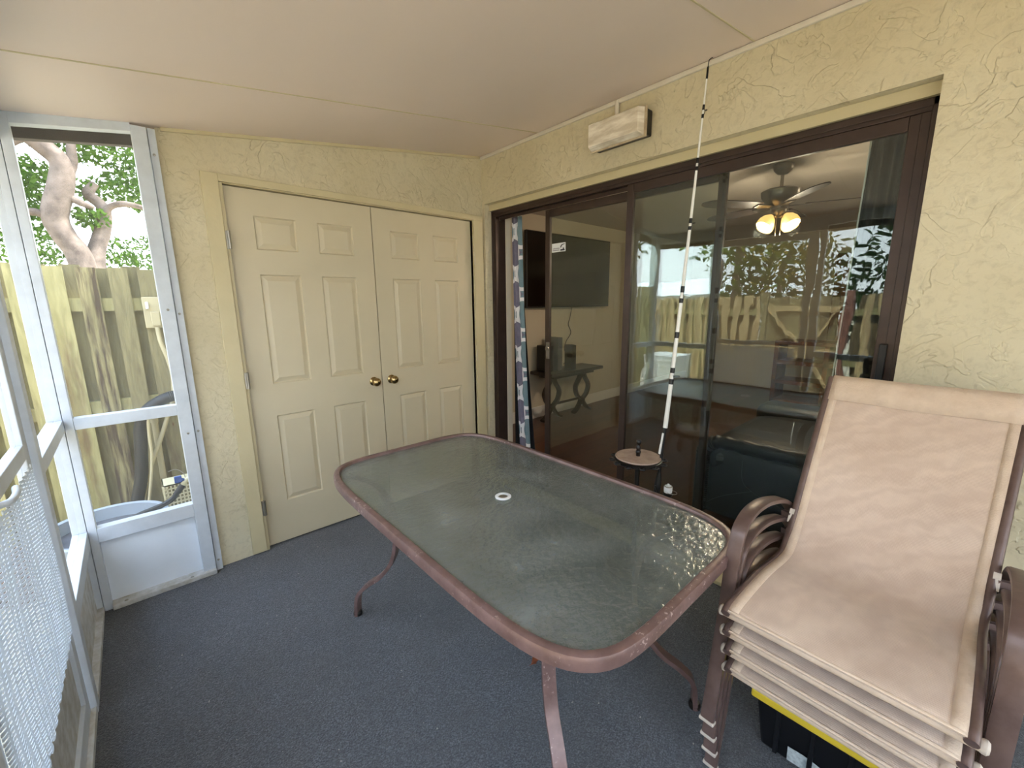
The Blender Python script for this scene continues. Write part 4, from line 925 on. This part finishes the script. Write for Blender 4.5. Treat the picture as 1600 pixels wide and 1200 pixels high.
tag(MB().tube([(-2.0, .37, .43), (-2.01, .37, .47), (-2.04, .37, .50), (-2.075, .37, .495)], .0022, 6, smooth=6).build('wire_loop', 'steel', smooth=True), 'thin pale wire looping above the blue valve', 'wire')
tub = empty('grey_tub', (-2.36, .31, -.15), 'round grey plastic tub outside the low kick panel', 'tub')
MB().lathe([(.20, -.12), (.245, .285), (.262, .287), (.265, .300), (.258, .308), (.238, .304), (.232, .24), (.20, .22)], (-2.36, .31, 0), 48).build('tub_wall', 'greytub', tub, smooth=True)
MB().lathe([(.231, .236), (.231, .240), (.01, .246)], (-2.36, .31, 0), 40).build('wet_soil', 'greydark', tub, smooth=True)

# left fence seen in the glass
f2 = empty('yard_fence', (-5.2, 0, -.15), 'long weathered board fence along the side yard', 'fence')
y = -7.0; k = 0
while y < 7.5:
    if not (-1.70 < y < -.33):
        m = MB(); board(m, y, y+.100, -5.2, -.13, 1.50, axis='y'); m.build('front_board', 'fencelit', f2)
        if k % 1 == 0:
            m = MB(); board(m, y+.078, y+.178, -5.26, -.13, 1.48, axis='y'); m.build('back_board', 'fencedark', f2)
    y += .1555; k += 1
for z in (.5, 1.2): 
    MB().box(-5.24, -5.20, -7.0, -1.51, z, z+.088).build('rail', 'fence', f2); MB().box(-5.24, -5.20, -.33, 7.5, z, z+.088).build('rail', 'fence', f2)
gt = empty('yard_gate', (-5.2, -.93, -.15), 'wooden plank gate with diagonal braces in the side fence', 'gate')
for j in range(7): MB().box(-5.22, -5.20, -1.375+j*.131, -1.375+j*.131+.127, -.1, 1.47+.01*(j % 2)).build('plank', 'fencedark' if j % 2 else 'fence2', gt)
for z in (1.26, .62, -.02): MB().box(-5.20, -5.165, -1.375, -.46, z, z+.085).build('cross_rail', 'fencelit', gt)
for a, b_ in (((-.50, 1.27), (-.88, .70)), ((-1.33, 1.27), (-.96, .70)), ((-.90, .62), (-.50, .06)), ((-.96, .62), (-1.33, .06))):
    MB().bar((-5.182, a[0], a[1]), (-5.182, b_[0], b_[1]), .03, .085, (1, 0, 0)).build('brace', 'fencelit', gt)
tag(MB().box(-5.27, -5.16, -1.50, -1.40, -.15, 1.56).build('gate_post', 'redpost'), 'reddish wooden post at the hinge side of the yard gate', 'post')
tag(MB().box(-5.27, -5.17, -.44, -.34, -.15, 1.56).build('gate_post', 'fence2'), 'pale wooden post at the latch side of the yard gate', 'post')
ac = empty('air_conditioner', (-4.6, .92, -.15), 'white louvred air conditioner unit standing in the side yard', 'air conditioner')
MB().box(-4.9, -4.35, .65, 1.2, -.15, .52).build('cabinet', 'siding', ac, bevel=.01)
for j in range(7): MB().box(-4.345, -4.352, 0.67, 1.18, -.08+j*.083, -.05+j*.083).build('louvre', 'white', ac)
nb = empty('neighbour_house', (-20, 9, -.15), 'low white-roofed neighbouring house beyond the yard fence', 'house')
MB().box(-26, -20, 4, 16, -.15, 1.75).build('house_wall', 'siding', nb); MB().hexa([(-26.4, 3.6, 1.75), (-19.6, 3.6, 1.75), (-19.6, 16.4, 1.75), (-26.4, 16.4, 1.75)], [(-24, 4.4, 2.6), (-22, 4.4, 2.6), (-22, 15.6, 2.6), (-24, 15.6, 2.6)]).build('house_roof', 'roofing', nb)

# ---- trees
def leaves(m, c, rad, n, size, flat=.75):
    for _ in range(n):
        while True:
            p = Vector([random.uniform(-1, 1) for _ in range(3)])
            if p.length <= 1: break
        p = Vector((p.x*rad[0], p.y*rad[1], p.z*rad[2]))+Vector(c)
        a = Vector([random.gauss(0, 1) for _ in range(3)]).normalized(); b_ = a.orthogonal().normalized(); q = a.cross(b_)
        ang = random.random()*PI; d1 = b_*math.cos(ang)+q*math.sin(ang); d2 = a.cross(d1); s_ = size*random.uniform(.6, 1.3)
        m.add([p-d1*s_, p+d2*s_*.42-d1*s_*.1, p+d1*s_, p-d2*s_*.42-d1*s_*.1], [(0, 1, 2, 3)])
def limb(pts, r0, r1, k=8):
    P = crom(pts, k); return MB().tube(P, 1, 14, scale=lambda t: (r0+(r1-r0)*t)*(1+.06*math.sin(t*17)))
t1 = empty('oak_tree', (-2.4, 5.5, -.15), 'gnarled grey oak forking just above the far fence', 'tree')
def tp_(x, z, d=0): return (x, 5.5+d, z)
# world points on the plane y = 5.5 taken along the trunk
limb([tp_(-2.40, -.15), tp_(-2.42, 1.2), tp_(-2.47, 2.05), tp_(-2.58, 2.35), tp_(-2.63, 2.60), tp_(-2.52, 2.98), tp_(-2.48, 3.25), tp_(-2.60, 3.42), tp_(-2.80, 3.62), tp_(-3.05, 3.85), tp_(-3.5, 4.3)], .15, .095).build('trunk', 'bark', t1, smooth=True)
limb([tp_(-2.40, 1.4), tp_(-2.33, 2.1, .1), tp_(-2.22, 2.45, .15), tp_(-2.16, 2.78, .2), tp_(-2.28, 2.95, .2), tp_(-2.2, 3.1, .2)], .12, .05).build('branch', 'bark', t1, smooth=True)
limb([tp_(-2.19, 2.66, .15), tp_(-2.08, 2.80, .1), tp_(-1.9, 2.84, 0), tp_(-1.6, 2.80, 0), tp_(-1.2, 2.9, 0)], .05, .025).build('branch', 'bark', t1, smooth=True)
limb([tp_(-2.50, 3.05), tp_(-2.38, 3.25), tp_(-2.36, 3.45), tp_(-2.30, 3.9), tp_(-2.1, 4.5)], .065, .03).build('branch', 'bark', t1, smooth=True)
limb([tp_(-2.48, 2.85), tp_(-2.36, 2.78, -.05), tp_(-2.26, 2.74, 0)], .05, .03).build('branch', 'bark', t1, smooth=True)
limb([tp_(-2.62, 2.55), tp_(-2.78, 2.62), tp_(-2.95, 2.66), tp_(-3.5, 3.0)], .055, .03).build('branch', 'bark', t1, smooth=True)
limb([tp_(-2.75, 3.55), tp_(-2.98, 3.38), tp_(-3.4, 3.42)], .07, .05).build('branch', 'bark', t1, smooth=True)
fo = MB()
for c_, r_, n_ in (((-2.2, 5.9, 3.75), (.8, .5, .38), 2300), ((-2.95, 6.0, 3.0), (.5, .5, .42), 1900), ((-1.7, 6.0, 3.15), (.5, .4, .32), 1300), ((-2.25, 5.9, 3.05), (.2, .3, .16), 120), ((-2.3, 5.55, 2.62), (.2, .15, .16), 240),
                    ((-1.8, 6.2, 2.25), (.5, .4, .28), 480), ((-3.0, 6.2, 2.35), (.5, .4, .35), 620), ((-2.3, 6.4, 2.1), (.9, .4, .2), 420), ((-2.0, 5.0, 5.2), (2.8, 2.6, 1.2), 3200)):
    leaves(fo, c_, r_, n_, .045)
fo.build('foliage', 'leaf', t1)
def bgtree(x, y, h, r, label, mat='leafd', n=1500, tr=.16, size=.11, trunk='bark', low=.45):
    t = empty('background_tree', (x, y, -.15), label, 'tree', 'trees around the yard')
    limb([(x, y, -.15), (x+.1, y+.1, h*.35), (x-.1, y, h*.7)], tr, tr*.5).build('trunk', trunk, t, smooth=True)
    m = MB(); 
    for _ in range(6): leaves(m, (x+random.uniform(-r, r)*.5, y+random.uniform(-r, r)*.5, h*low+random.random()*h*.45), (r*.7, r*.7, h*.22), n//6, size)
    m.build('foliage', mat, t)
bgtree(-10.2, 1.8, 5.2, 1.7, 'bushy green tree beyond the yard fence straight left of the gate', 'leaf', 1500)
bgtree(-10, -2.2, 5.0, 1.7, 'dark leafy tree beyond the gate', 'leafd', 2600)
bgtree(-7.9, .1, 3.6, .8, 'small golden tree catching the sun behind the fence', 'leafy', 900, .07, .08)
bgtree(-12, 7.2, 6.5, 2.4, 'tall open tree near the white-roofed house', 'leafd', 1600, .2, .13)
bgtree(-9.5, -7.2, 6.0, 2.0, 'dense dark tree beyond the near end of the fence', 'leafd', 3200)
bgtree(-13, 14.5, 7.5, 3.0, 'broad tree at the far corner of the yard', 'leaf', 1800, .25, .15)
bgtree(-5.5, 10.5, 6.5, 2.4, 'tree rising behind the oak far beyond the fence', 'leaf', 1300, .22, .13)
bgtree(-1.0, -8.0, 5.5, 2.2, 'leafy tree outside the near end of the porch', 'leafd', 2600, .2, .12, low=.3)
bgtree(-5.0, -11.5, 5.0, 1.9, 'second leafy tree outside the near end of the porch', 'leaf', 2200, .2, .12, low=.3)

hg = MB()
for k in range(26): leaves(hg, (-6.1+random.uniform(-.1, .1), -5.6+k*.24, .9+random.random()*.9), (.42, .5, .9), 150, .075)
tag(hg.build('tall_hedge', 'leafd'), 'tall dark hedge growing right behind the yard fence and gate', 'hedge')
